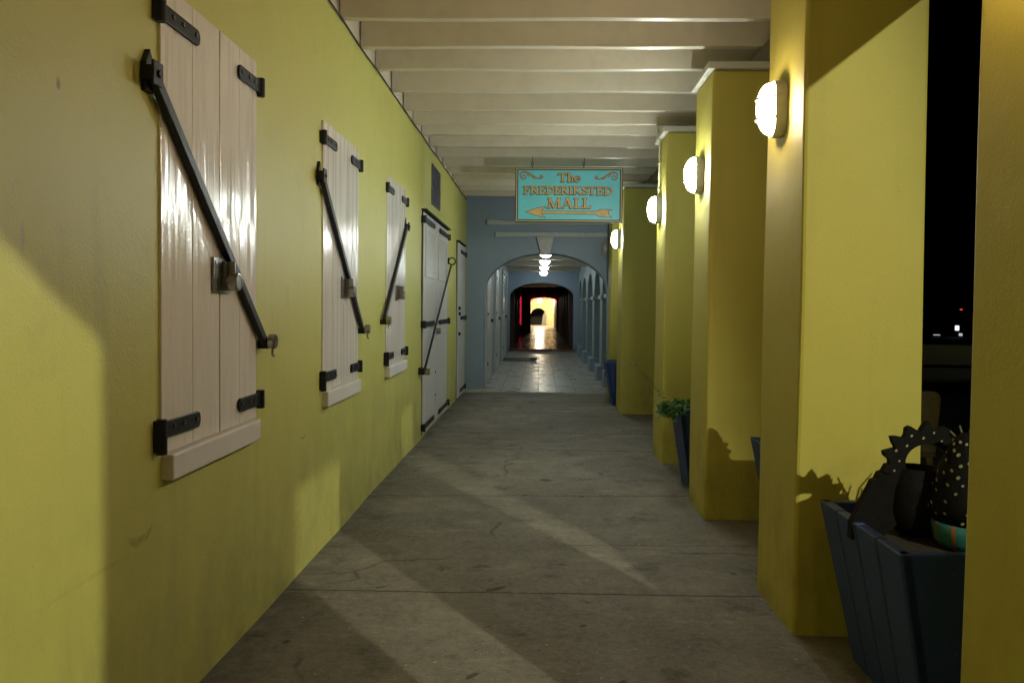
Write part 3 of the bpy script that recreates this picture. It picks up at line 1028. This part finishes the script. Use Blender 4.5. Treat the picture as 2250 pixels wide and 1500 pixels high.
ARROW = [(300, 1003), (520, 930), (680, 898), (603, 985), (1650, 990), (1722, 950), (1945, 953), (1880, 990), (1878, 1035), (1945, 1095), (1722, 1090), (1650, 1042), (603, 1035), (680, 1112), (510, 1068)]
ARROW_O = [(278, 1003), (518, 921), (700, 886), (622, 978), (1648, 981), (1720, 941), (1966, 944), (1890, 993), (1888, 1033), (1966, 1104), (1720, 1099), (1648, 1051), (622, 1042), (700, 1124), (508, 1078)]
m = MB(); flat_poly(m, ARROW_O, SY + 0.0058, SY + 0.0050); m.build('arrow_outline', M['sign_black'], sg)
m = MB(); flat_poly(m, ARROW, SY + 0.0049, SY + 0.0030); m.build('arrow', M['gold'], sg)


def spiral(cx, cy, r0, a0, turns, sgn, n=26):
    out = []
    for k in range(n + 1):
        f = k / n
        r = r0 * (1 - 0.78 * f)
        a = a0 + sgn * turns * 2 * pi * f
        out.append((cx + r * cos(a), cy - r * sin(a)))
    return out


for flip in (False, True):
    def X(pts):
        return [((2245 - x_), y_ + 8) if flip else (x_, y_) for x_, y_ in pts]
    dk, gm = MB(), MB()
    body = [(195, 300), (205, 262), (235, 235), (290, 232), (345, 250), (400, 285), (450, 318), (500, 345), (550, 360), (595, 355), (618, 330)]
    wid = [10, 18, 24, 30, 32, 28, 24, 20, 16, 12, 10]
    curls = [spiral(262, 320, 62, radians(160), 1.25, 1), spiral(596, 322, 34, radians(-70), 1.2, 1),
             [(330, 262), (345, 300), (372, 318)], [(400, 290), (415, 322), (440, 330)], [(450, 322), (455, 352), (480, 368)]]
    wids = [14, 12, 15, 15, 15]
    for pp, ww in [(body, wid)] + list(zip(curls, wids)):
        ribbon(dk, X(pp), [q + 9 for q in ww] if isinstance(ww, list) else ww + 8, SY + 0.0050)
        ribbon(gm, X(pp), ww, SY + 0.0030)
    so = gm.build('scroll', M['copper'], sg)
    dk.build('scroll_outline', M['sign_black'], so)
for cx in (425, 1408):
    xx = SG(cx, 0)[0]
    m = MB()
    m.tube([(xx, SY + 0.018, SZ1 - 0.005), (xx, SY + 0.018, SZ1 + 0.03)], 0.006, 6)
    m.tube([(xx + 0.014 * sin(2 * pi * k / 12), SY + 0.018, SZ1 + 0.046 + 0.018 * cos(2 * pi * k / 12)) for k in range(13)], 0.004, 6)
    m.tube([(xx, SY + 0.018, SZ1 + 0.062), (xx + 0.006, SY + 0.018, SZ1 + 0.09), (xx + 0.002, SY + 0.018, 3.152)], 0.004, 6)
    m.build('hook', M['iron'], sg)

# ------------------------------------------------------------------ blue arched wall and blue passage
def arch_outline(x0, x1, ztop, ax0, ax1, zs, rise, zbase, n=28, p=2.0):
    cx, hw = (ax0 + ax1) / 2, (ax1 - ax0) / 2
    pts = [(x0, zbase), (x0, ztop), (x1, ztop), (x1, zbase), (ax1, zbase), (ax1, zs)]
    for k in range(1, n):
        a = pi * k / n
        pts.append((cx + hw * cos(a), zs + rise * sin(a)))
    pts += [(ax0, zs), (ax0, zbase)]
    return pts


b = thing('blue_wall', 'blue grey wall with an arched passage, white mouldings and a keystone, behind the sign', 'wall', (0, 14, 0))
m = MB()
m.prism(arch_outline(-1.75, 2.0, 3.36, -0.945, 1.13, 1.62, 0.66, -0.1), 1, 13.75, 14.20)
m.build('arched_wall', M['blue'], b, bevel=0.006)


def strip(pts_top, pts_bot, d):
    m = MB()
    m.prism(pts_top + pts_bot[::-1], 1, 13.752 - d, 13.7505)
    return m


xs = [-0.90 + k * (2.0 / 12) for k in range(13)]
top = [(x_, 2.822 - 0.010 * (x_ + 0.9 > 0.3) + 0.004 * sin(x_ * 5)) for x_ in xs]
bot = [(x_, 2.745 + 0.012 * (x_ + 0.9 > 0.4) + 0.004 * sin(x_ * 7 + 1)) for x_ in xs]
strip(top, bot, 0.045).build('moulding', M['trim'], b, bevel=0.006)
xs = [-0.755 + k * (1.855 / 12) for k in range(13)]
strip([(x_, 2.622 + 0.003 * sin(x_ * 6)) for x_ in xs], [(x_, 2.552 + 0.004 * sin(x_ * 5 + 2)) for x_ in xs], 0.045).build('moulding', M['trim'], b, bevel=0.006)
m = MB()
m.prism([(-0.075, 2.552), (0.21, 2.552), (0.150, 2.262), (0.0, 2.262)], 1, 13.69, 13.7502)
m.build('keystone', M['trim'], b, bevel=0.006)

pl = thing('passage_wall', 'pale blue wall with white doors on the left inside the blue passage', 'wall', (-1.0, 19, 0))
MB().box(-1.30, -0.965, 14.202, 25.30, -0.1, 2.60).build('plaster_face', M['paleblue'], pl)
PD = [(14.55, 16.05, 'first white door inside the blue arch on the left'), (17.45, 19.0, 'middle white door on the left inside the blue passage'),
      (20.7, 22.7, 'farthest white door on the left of the blue passage, by the black mat')]
for a, c_, lab in PD:
    d = thing('passage_door', lab, 'door', (-0.95, (a + c_) / 2, 0), 'white doors inside the blue passage')
    m = MB()
    m.box(-0.97, -0.925, a - 0.10, a, 0.02, 2.22)
    m.box(-0.97, -0.925, c_, c_ + 0.10, 0.02, 2.22)
    m.box(-0.97, -0.925, a - 0.10, c_ + 0.10, 2.222, 2.32)
    m.build('frame', M['trim'], d, bevel=0.004)
    lf = plank_leaf(a + 0.01, c_ - 0.01, 0.03, 2.21, -0.975, -0.945, 4).build('door_leaf', M['door'], d, bevel=0.002)
    for z in (2.0, 1.25, 0.35):
        m = MB()
        strap(m, a + 0.02, a + 0.50, z, -0.945, 0.05, 0.014)
        m.build('hinge', M['iron'], lf)
    m = MB()
    m.cyl((-0.946, c_ - 0.14, 1.12), (-0.90, c_ - 0.14, 1.12), 0.03, 12)
    m.build('lock', M['iron'], lf)

ra = thing('arcade_wall', 'pale blue arcade of tall arches on block bases along the right of the blue passage', 'wall', (1.3, 19, 0))
OPEN = [(14.55, 15.55), (16.15, 17.85), (18.45, 20.35), (20.95, 22.85), (23.45, 24.85)]
outer = [(14.203, -0.1)]
for a, c_ in OPEN:
    cy, hw = (a + c_) / 2, (c_ - a) / 2
    outer.append((a, -0.1))
    outer.append((a, 1.58))
    for k in range(1, 14):
        g = pi - pi * k / 14
        outer.append((cy + hw * cos(g), 1.58 + 0.60 * sin(g)))
    outer.append((c_, 1.58))
    outer.append((c_, -0.1))
outer += [(25.298, -0.1), (25.298, 2.60), (14.203, 2.60)]
m = MB()
m.prism(outer, 0, 1.16, 1.55)
m.build('arched_wall', M['paleblue'], ra)
edges = [(15.55, 16.15), (17.85, 18.45), (20.35, 20.95), (22.85, 23.45)]
for a, c_ in edges:
    MB().box(1.07, 1.60, a - 0.06, c_ + 0.06, 0.0, 0.30).build('base_block', M['blue'], ra, bevel=0.015)
    MB().box(1.125, 1.57, a - 0.035, c_ + 0.035, 1.555, 1.625).build('impost', M['trim'], ra, bevel=0.006)
MB().box(1.10, 1.60, 14.203, 14.60, 0.0, 0.30).build('base_block', M['blue'], ra, bevel=0.015)
MB().box(1.12, 1.57, 14.203, 14.585, 1.555, 1.625).build('impost', M['trim'], ra, bevel=0.006)
MB().box(1.07, 1.60, 24.8, 25.296, 0.0, 0.30).build('base_block', M['blue'], ra, bevel=0.015)

pc = thing('passage_ceiling', 'pale ceiling with wide cross beams inside the blue passage', 'ceiling', (0, 19, 2.5))
MB().box(-1.30, 1.62, 14.202, 25.30, 2.602, 2.68).build('deck', M['beam'], pc)
for y in (15.3, 18.15, 20.9, 24.2):
    MB().box(-0.964, 1.159, y - 0.09, y + 0.09, 2.42, 2.601).build('beam', M['beam'], pc, bevel=0.01)

for k, (y, lab) in enumerate(((15.3, 'glowing dome lamp just below the keystone of the blue arch'),
                              (18.15, 'second and widest glowing dome lamp in the row under the passage ceiling'),
                              (20.9, 'third glowing dome lamp in the row under the passage ceiling'),
                              (24.2, 'lowest glowing dome lamp in the row, against the far blue wall'))):
    d = thing('dome_lamp', lab, 'lamp', (0.09, y, 2.42), 'dome lamps along the passage ceiling')
    MB().lathe([(0.122, 0.0), (0.126, -0.012), (0.122, -0.026)], (0.09, y, 2.419)).build('base', M['white_metal'], d, smooth=True)
    MB().lathe([(0.114, -0.026), (0.112, -0.045), (0.100, -0.075), (0.078, -0.10), (0.045, -0.118), (0.012, -0.124)], (0.09, y, 2.419)).build('lens', M['dome_cool'], d, smooth=True)

fb = thing('far_blue_wall', 'blue grey wall with a wide dark arch at the end of the blue passage', 'wall', (0, 25.5, 0))
m = MB()
m.prism(arch_outline(-1.75, 2.1, 2.7, -0.93, 1.015, 1.70, 0.42, -0.1), 1, 25.302, 25.65)
m.build('arched_wall', M['blue'], fb, bevel=0.006)

dm = thing('doormat', 'black rubber mat lying on the tiles by the left wall of the passage', 'mat', (-0.5, 21.3, 0))
MB().box(-0.93, -0.10, 20.75, 21.75, 0.0222, 0.045).build('rubber_sheet', M['mat'], dm, bevel=0.01)
MB().box(-0.25, -0.06, 20.95, 21.2, 0.046, 0.085).build('curled_edge', M['mat'], dm, bevel=0.015)

# ------------------------------------------------------------------ dark red passage and the bright court beyond
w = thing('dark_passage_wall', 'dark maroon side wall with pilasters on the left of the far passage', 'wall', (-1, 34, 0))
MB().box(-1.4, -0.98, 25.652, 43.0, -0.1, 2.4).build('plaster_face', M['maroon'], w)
for y in (27.5, 31, 34.5):
    MB().box(-0.979, -0.86, y, y + 0.5, 0.1, 2.3).build('pilaster', M['maroon'], w)
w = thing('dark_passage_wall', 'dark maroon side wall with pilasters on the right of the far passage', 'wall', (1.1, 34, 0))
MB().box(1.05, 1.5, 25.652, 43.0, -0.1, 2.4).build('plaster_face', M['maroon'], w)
for y in (26.6, 29.5, 33, 36.5, 40):
    MB().box(0.92, 1.049, y, y + 0.5, 0.1, 2.3).build('pilaster', M['maroon'], w)
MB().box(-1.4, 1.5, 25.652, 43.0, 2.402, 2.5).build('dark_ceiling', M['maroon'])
tag(bpy.data.objects['dark_ceiling'], 'dark maroon ceiling of the far passage', 'ceiling')
w = MB()
w.prism(arch_outline(-1.4, 1.5, 2.4, -0.50, 0.84, 1.66, 0.20, -0.1), 1, 43.0, 43.3)
tag(w.build('dark_end_wall', M['maroon']), 'dark wall whose opening frames the bright court at the far end', 'wall')

cw = thing('court_wall', 'brightly lit cream wall with a dark round arch at the far end', 'wall', (0, 57, 0))
m = MB()
m.prism(arch_outline(-2.5, 2.5, 2.8, -0.68, 0.42, 0.72, 0.55, 0.115), 1, 57.0, 57.25)
m.build('arched_wall', M['cream_plaster'], cw)
m = MB().box(0.52, 0.86, 56.6, 56.998, 0.1, 2.7)
m.build('pilaster', M['cream_plaster'], cw)
MB().box(-1.6, 1.4, 60.0, 60.1, -0.2, 2.4).build('dark_backing', M['black_wood'], cw)
cs = MB().box(0.86, 1.2, 43.302, 56.598, -0.1, 2.7)
tag(cs.build('court_side_wall', M['cream_plaster']), 'orange lit side wall on the right of the bright court', 'wall')
cs = MB().box(-1.6, -1.3, 43.302, 56.998, -0.1, 2.7)
tag(cs.build('court_side_wall', M['cream_plaster']), 'cream side wall on the left of the bright court', 'wall')
g = MB()
g.prism([(0.10, 0.116), (0.42, 0.116), (0.40, 0.95), (0.32, 1.02), (0.20, 0.80)], 1, 57.30, 57.36)
tag(g.build('leaning_panel', M['grey_metal']), 'grey panel leaning inside the dark arch of the court wall', 'panel')
d = thing('globe_lamp', 'bright warm lamp at the head of the opening at the far end', 'lamp', (-0.03, 54.6, 1.78))
MB().lathe([(0.015, 0.11), (0.07, 0.10), (0.11, 0.05), (0.12, 0.0), (0.11, -0.05), (0.07, -0.10), (0.015, -0.115)], (-0.03, 54.6, 1.78)).build('globe', M['far_lamp'], d, smooth=True)
MB().cyl((-0.03, 54.6, 1.885), (-0.03, 54.6, 2.9), 0.012, 8).build('stem', M['iron'], d)


def bead_string(name, pts, label):
    t = thing(name, label, 'string lights', pts[0], 'red string lights in the far passage')
    MB().tube([(p[0], p[1] + 0.02, p[2]) for p in pts], 0.006, 5).build('cord', M['cable'], t)
    m = MB()
    for p in pts:
        m.lathe([(0.003, 0.018), (0.014, 0.010), (0.014, -0.010), (0.003, -0.018)], p, 8)
    m.build('bulb', M['red_glow'], t)['kind'] = 'stuff'


bead_string('string_lights', [(-0.89 + 0.035 * sin(k * 1.9), 37.6, 1.80 - k * 0.045) for k in range(28)], 'red string lights hanging upright on the dark left wall of the far passage')
pts = []
for k in range(31):
    a = pi - pi * k / 30
    pts.append((0.17 + 0.66 * cos(a), 42.93, 1.62 + 0.20 * sin(a) ** 0.5 + 0.03 * sin(k * 2.3)))
bead_string('string_lights', pts, 'red string lights along the top of the opening to the bright court')

cb = thing('cabinet', 'black cabinet at the left of the bright opening in the far passage', 'cabinet', (-0.65, 40.5, 0.1))
MB().box(-0.84, -0.46, 40.3, 40.9, 0.1, 0.62).build('body', M['black_wood'], cb, bevel=0.01)
MB().box(-0.86, -0.44, 40.28, 40.92, 0.621, 0.65).build('top', M['black_wood'], cb, bevel=0.004)
MB().box(-0.83, -0.655, 40.285, 40.2995, 0.14, 0.60).build('door', M['black_wood'], cb, bevel=0.004)
MB().box(-0.645, -0.47, 40.285, 40.2995, 0.14, 0.60).build('door', M['black_wood'], cb, bevel=0.004)
m = MB()
for k in range(26):
    a = random.uniform(0, 2 * pi)
    p = Vector((-0.55, 40.6, 0.652))
    q = p + Vector((0.22 * cos(a), 0.2 * sin(a), random.uniform(0.05, 0.24)))
    m.tube([p, (p + q) / 2 + Vector((0, 0, 0.06)), q], [0.008, 0.012, 0.002], 4)
tag(m.build('potted_plant', M['fern']), 'small dark leafy plant on top of the black cabinet', 'plant')


# ------------------------------------------------------------------ blue planters
def planter(x0, x1, y0, y1, zt, label, taper=0.11, grooves=4):
    p = thing('planter', label, 'planter', ((x0 + x1) / 2, (y0 + y1) / 2, 0), 'tapered blue planters between the pillars')
    z0 = -0.0
    def tp(z):
        return taper * (1 - z / zt)
    def side(n, a, b, f):
        """one wall as upright boards with V gaps; f(u, v, d) -> world point, u along, d outward"""
        m = MB()
        for k in range(n):
            u0 = a + (b - a) * k / n + (0.004 if k else 0)
            u1 = a + (b - a) * (k + 1) / n - (0.004 if k < n - 1 else 0)
            m.loft([[f(u0, 0, 0), f(u1, 0, 0), f(u1, 0, -0.045), f(u0, 0, -0.045)],
                    [f(u0, zt, 0), f(u1, zt, 0), f(u1, zt, -0.045), f(u0, zt, -0.045)]])
        return m
    ym, xm = (y0 + y1) / 2, (x0 + x1) / 2
    def sy(u, z):      # shrink along y with the taper
        a, b = y0 + 0.25 * tp(z), y1 - tp(z)
        return a + (b - a) * (u - y0) / (y1 - y0)
    def sx(u, z):
        return xm + (u - xm) * (1 - 2 * tp(z) / (x1 - x0))
    def fin(u, z, d): return (x0 + tp(z) - d, sy(u, z), z)
    def fout(u, z, d): return (x1 - tp(z) + d, sy(u, z), z)
    def fnear(u, z, d): return (sx(u, z), y0 + 0.25 * tp(z) - d, z)
    def ffar(u, z, d): return (sx(u, z), y1 - tp(z) + d, z)
    side(grooves, y0, y1, fin).build('side_board', M['planter'], p, bevel=0.008)
    side(grooves, y0, y1, fout).build('side_board', M['planter'], p, bevel=0.008)
    side(1, x0 + 0.004, x1 - 0.004, fnear).build('end_board', M['planter'], p, bevel=0.008)
    side(1, x0 + 0.004, x1 - 0.004, ffar).build('end_board', M['planter'], p, bevel=0.008)
    MB().box(x0 + 0.05, x1 - 0.05, y0 + 0.05, y1 - 0.05, zt - 0.09, zt - 0.05).build('soil', M['soil'], p)
    return p


planter(1.155, 1.74, 2.66, 3.42, 0.62, 'nearest dark blue planter, with the black spotted sculpture in it')
planter(1.285, 1.80, 4.42, 5.06, 0.62, 'dark blue planter mostly hidden behind the pillar with the warmest lamp')
planter(1.075, 1.60, 6.36, 6.84, 0.62, 'blue planter with the bushy green fern', taper=0.09, grooves=3)
planter(0.945, 1.45, 11.75, 12.35, 0.62, 'bright blue planter farthest away, with a few twigs', taper=0.10, grooves=3)


# ------------------------------------------------------------------ spotted sculpture
def flank(f):
    return 0.012 + 0.122 * (1 - f) ** 0.6 * min(1.0, 0.72 + 1.4 * f)


def sculpture(ox, oy, oz, label, rot=0.0, k=1.0):
    t = thing('spotted_sculpture', label, 'sculpture', (ox, oy, oz), 'black spotted spiky planter sculptures')
    c_, s_ = cos(rot), sin(rot)
    def T(u, v, w):
        u, v, w = u * k, v * k, w * k
        return (ox + u * c_ - v * s_, oy + u * s_ + v * c_, oz + w)
    # spiked arch: ring plate with saw teeth
    m = MB()
    inner, outer = [], []
    n = 40
    a0, a1 = radians(-25), radians(205)
    ri, ro = 0.068, 0.112
    for i in range(n + 1):
        a = a0 + (a1 - a0) * i / n
        inner.append((ri * cos(a) * 1.15, 0.27 + ri * sin(a)))
        ph = (i / n * 9.0) % 1.0
        rr = ro + 0.040 * (1 - abs(2 * ph - 1)) ** 1.0
        if i / n < 0.22:
            rr = ro + 0.03
        outer.append((rr * cos(a) * 1.1, 0.27 + rr * sin(a)))
    for y0_, y1_ in ((-0.016, 0.016),):
        lo_i = [m.bm.verts.new(T(p[0], y0_, p[1])) for p in inner]
        lo_o = [m.bm.verts.new(T(p[0], y0_, p[1])) for p in outer]
        hi_i = [m.bm.verts.new(T(p[0], y1_, p[1])) for p in inner]
        hi_o = [m.bm.verts.new(T(p[0], y1_, p[1])) for p in outer]
        for i in range(n):
            m.bm.faces.new((lo_i[i], lo_i[i + 1], lo_o[i + 1], lo_o[i]))
            m.bm.faces.new((hi_i[i], hi_i[i + 1], hi_o[i + 1], hi_o[i]))
            m.bm.faces.new((lo_i[i], lo_i[i + 1], hi_i[i + 1], hi_i[i]))
            m.bm.faces.new((lo_o[i], lo_o[i + 1], hi_o[i + 1], hi_o[i]))
        for i in (0, n):
            m.bm.faces.new((lo_i[i], lo_o[i], hi_o[i], hi_i[i]))
    m.build('spiked_arch', M['rubber'], t)
    # body bowl
    m = MB()
    nn = 28
    rings = []
    for (rr, zz) in ((0.07, 0.0), (0.115, 0.03), (0.135, 0.10), (0.125, 0.18), (0.105, 0.245), (0.093, 0.247), (0.11, 0.17), (0.10, 0.08)):
        rings.append([T(-0.02 + 0.8 * rr * cos(2 * pi * q / nn), 0.03 + 0.8 * rr * sin(2 * pi * q / nn), zz) for q in range(nn)])
    m.loft(rings)
    m.build('bowl', M['rubber'], t, smooth=True)
    # right flank: rounded spotted body
    m = MB()
    rings = []
    for i in range(9):
        f = i / 8
        rr = flank(f)
        rings.append([T(0.085 + rr * 0.95 * cos(2 * pi * q / nn), -0.11 + rr * sin(2 * pi * q / nn), 0.086 + 0.31 * f) for q in range(nn)])
    m.loft(rings)
    m.build('body', M['rubber'], t, smooth=True)
    # left skirt with scalloped edge
    m = MB()
    sk = [(-0.105, 0.30), (-0.125, 0.262), (-0.14, 0.258), (-0.15, 0.235), (-0.166, 0.228), (-0.176, 0.205), (-0.19, 0.198), (-0.20, 0.172),
          (-0.225, 0.12), (-0.26, 0.04), (-0.262, -0.02), (-0.18, -0.03), (-0.08, 0.06), (-0.05, 0.2)]
    lo = [m.bm.verts.new(T(p[0], -0.02 - 0.10 * (p[0] + 0.05), p[1])) for p in sk]
    hi = [m.bm.verts.new(T(p[0], 0.02 - 0.10 * (p[0] + 0.05), p[1])) for p in sk]
    m.bm.faces.new(lo[::-1]); m.bm.faces.new(hi)
    for i in range(len(sk)):
        j_ = (i + 1) % len(sk)
        m.bm.faces.new((lo[i], lo[j_], hi[j_], hi[i]))
    m.build('skirt', M['rubber'], t)
    # pale dots over the body and arch
    m = MB()
    def dot(c, nrm, r):
        c, nrm = Vector(c), Vector(nrm).normalized()
        u = nrm.orthogonal().normalized(); w_ = nrm.cross(u)
        vs = [m.bm.verts.new(c + nrm * 0.0015 + (u * cos(2 * pi * q / 7) * r + w_ * sin(2 * pi * q / 7) * r * 0.75)) for q in range(7)]
        m.bm.faces.new(vs)
    O = Vector(T(0.085, -0.11, 0.22))
    placed = []
    for i in range(64):
        for _ in range(200):
            f, a = random.uniform(0.03, 0.93), random.uniform(pi * 0.8, pi * 1.9)
            if all(abs(f - g) * 0.31 + abs(a - b) * 0.11 > 0.042 for g, b in placed):
                break
        else:
            continue
        placed.append((f, a))
        rr = flank(f)
        c = Vector(T(0.085 + rr * 0.97 * cos(a), -0.11 + rr * 1.02 * sin(a), 0.086 + 0.31 * f))
        dot(c, Vector((c.x - O.x, c.y - O.y, 0.2 * (c.z - O.z))), random.uniform(0.0055, 0.0085) * k)
    for i in range(12):
        a = a0 + (a1 - a0) * (i + 0.5) / 12
        rr = 0.092 + 0.02 * (i % 2)
        c = T(rr * cos(a) * 1.1, -0.0165, 0.27 + rr * sin(a))
        dot(c, Vector(T(0, -1, 0)) - Vector(T(0, 0, 0)), random.uniform(0.004, 0.006) * k)
    m.build('dots', M['dots'], t)['kind'] = 'stuff'
    return t


sculpture(1.415, 3.06, 0.575, 'black spotted sculpture with a spiked arch standing in the nearest planter')
sculpture(1.46, 4.76, 0.575, 'black spiky sculpture in the planter hidden behind the wide pillar', rot=pi * 0.93, k=0.85)

pt = thing('flower_pot', 'turquoise pot with an orange stripe in the nearest planter', 'pot', (1.515, 2.93, 0.57))
MB().lathe([(0.10, 0.0), (0.120, 0.03), (0.126, 0.085), (0.120, 0.093), (0.112, 0.09), (0.10, 0.02)], (1.515, 2.93, 0.57)).build('glazed_body', M['pot'], pt, smooth=True)
m = MB()
for k in range(9):
    a = random.uniform(0, 2 * pi)
    p = Vector((1.56 + random.uniform(-0.04, 0.05), 3.02 + random.uniform(-0.03, 0.03), 0.84))
    q = p + Vector((random.uniform(-0.07, 0.07), random.uniform(-0.05, 0.05), random.uniform(0.09, 0.15)))
    md = (p + q) / 2 + Vector((random.uniform(-0.03, 0.03), 0, 0.02))
    m.tube([p, md, q], [0.005, 0.004, 0.003], 5)
tag(m.build('sprig_plant', M['stem']), 'pale upright stems growing behind the spotted sculpture', 'plant')


# ------------------------------------------------------------------ plants in the planters
def fern(cx, cy, cz, n, L0, L1, label, name='fern', spread=0.16, wisps=0):
    t = thing(name, label, 'plant', (cx, cy, cz))
    st, lf = MB(), MB()
    for k in range(n + wisps):
        a = random.uniform(0, 2 * pi)
        L = random.uniform(L0, L1)
        p = Vector((cx + random.uniform(-spread, spread), cy + random.uniform(-spread, spread), cz))
        up = random.uniform(0.45, 1.0)
        if k >= n:
            L = L1 * 1.9
            up = 1.15
            a = pi + random.uniform(-0.6, 0.6)
        pts = []
        for q in range(7):
            f = q / 6
            pts.append(p + Vector((cos(a) * L * f * 0.8, sin(a) * L * f * 0.8, L * (up * f - 0.65 * f * f * (1 if k < n else 0.45)))))
        st.tube(pts, [0.0025 * (1 - 0.7 * q / 6) for q in range(7)], 4)
        for q in range(1, 7):
            for r_ in range(12 if k < n else 3):
                f = random.random()
                base = pts[q - 1].lerp(pts[q], f)
                d = Vector((random.uniform(-1, 1), random.uniform(-1, 1), random.uniform(-0.5, 0.9))).normalized()
                ln = random.uniform(0.016, 0.042)
                sd = d.orthogonal().normalized() * 0.006
                vs = [lf.bm.verts.new(base + v) for v in (sd, d * ln * 0.6 + sd * 1.3, d * ln, d * ln * 0.6 - sd * 1.3, -sd)]
                lf.bm.faces.new(vs)
    st.build('stems', M['stem'], t)['kind'] = 'stuff'
    lf.build('fronds', M['fern'], t)


fern(1.17, 6.56, 0.58, 190, 0.12, 0.25, 'bushy green fern spilling over a blue planter between the pillars', wisps=1, spread=0.13)
fern(1.15, 12.0, 0.56, 7, 0.10, 0.2, 'thin dark twigs in the farthest blue planter', name='twig_plant', spread=0.1)


# ------------------------------------------------------------------ chairs outside, in the dark
def chair(cx, cy, mat, label, rot):
    t = thing('plastic_chair', label, 'chair', (cx, cy, -0.02), 'plastic chairs outside the gallery')
    c_, s_ = cos(rot), sin(rot)
    def T(p):
        return (cx + p[0] * c_ - p[1] * s_, cy + p[0] * s_ + p[1] * c_, p[2] - 0.02)
    m = MB()
    prof = []
    w_, r_ = 0.23, 0.06
    pr = [(-w_, 0.44), (w_, 0.44), (w_, 0.87 - r_)] + [(w_ - r_ + r_ * cos(pi / 2 * q / 5), 0.87 - r_ + r_ * sin(pi / 2 * q / 5)) for q in range(1, 6)] + \
         [(-w_ + r_ - r_ * sin(pi / 2 * q / 5), 0.87 - r_ + r_ * cos(pi / 2 * q / 5)) for q in range(0, 5)] + [(-w_, 0.87 - r_)]
    lo = [m.bm.verts.new(T((p[0], -0.22 - (p[1] - 0.44) * 0.15, p[1]))) for p in pr]
    hi = [m.bm.verts.new(T((p[0], -0.195 - (p[1] - 0.44) * 0.15, p[1]))) for p in pr]
    m.bm.faces.new(lo[::-1]); m.bm.faces.new(hi)
    for i in range(len(pr)):
        q = (i + 1) % len(pr)
        m.bm.faces.new((lo[i], lo[q], hi[q], hi[i]))
    m.build('backrest', mat, t, bevel=0.006)
    m = MB()
    m.loft([[T(p) for p in ((-0.23, -0.22, z), (0.23, -0.22, z), (0.22, 0.22, z), (-0.22, 0.22, z))] for z in (0.41, 0.438)])
    m.build('seat', mat, t, bevel=0.01)
    for sx_ in (-1, 1):
        for sy_ in (-1, 1):
            MB().tube([T((sx_ * 0.20, sy_ * 0.19, 0.41)), T((sx_ * 0.24, sy_ * 0.23, 0.0))], [0.022, 0.016], 8).build('leg', mat, t)


chair(2.50, 5.97, M['chair_grey'], 'grey chair with a rounded back in the dark gap beside the spotted sculpture', radians(0))
chair(3.19, 5.62, M['chair_red'], 'dark red chair barely showing past the nearest pillar', radians(0))


# ------------------------------------------------------------------ far lights across the road
def far_light(x, Y, z, w_, h_, label, mat='park_lamp'):
    t = thing('distant_lamp', label, 'lamp', (x, Y, -0.2), 'far lights across the road')
    MB().box(x - w_ / 2, x + w_ / 2, Y - 0.15, Y + 0.15, z - h_ / 2, z + h_ / 2).build('lamp_head', M[mat], t, bevel=min(w_, h_) * 0.2)
    MB().cyl((x, Y, -0.2), (x, Y, z - h_ / 2), 0.04, 8).build('pole', M['iron'], t)


far_light(24.78, 50, 0.36, 0.13, 0.30, 'far white upright light across the dark grass')
far_light(23.60, 50, -0.06, 0.28, 0.05, 'far low white light left of the upright one across the grass', 'park_lamp_dim')
far_light(25.0, 50, -0.03, 0.08, 0.16, 'tiny dim light just right of the upright one across the grass', 'park_lamp_dim')
far_light(34.99, 70, 1.49, 0.10, 0.10, 'tiny red beacon high in the dark gap', 'beacon')
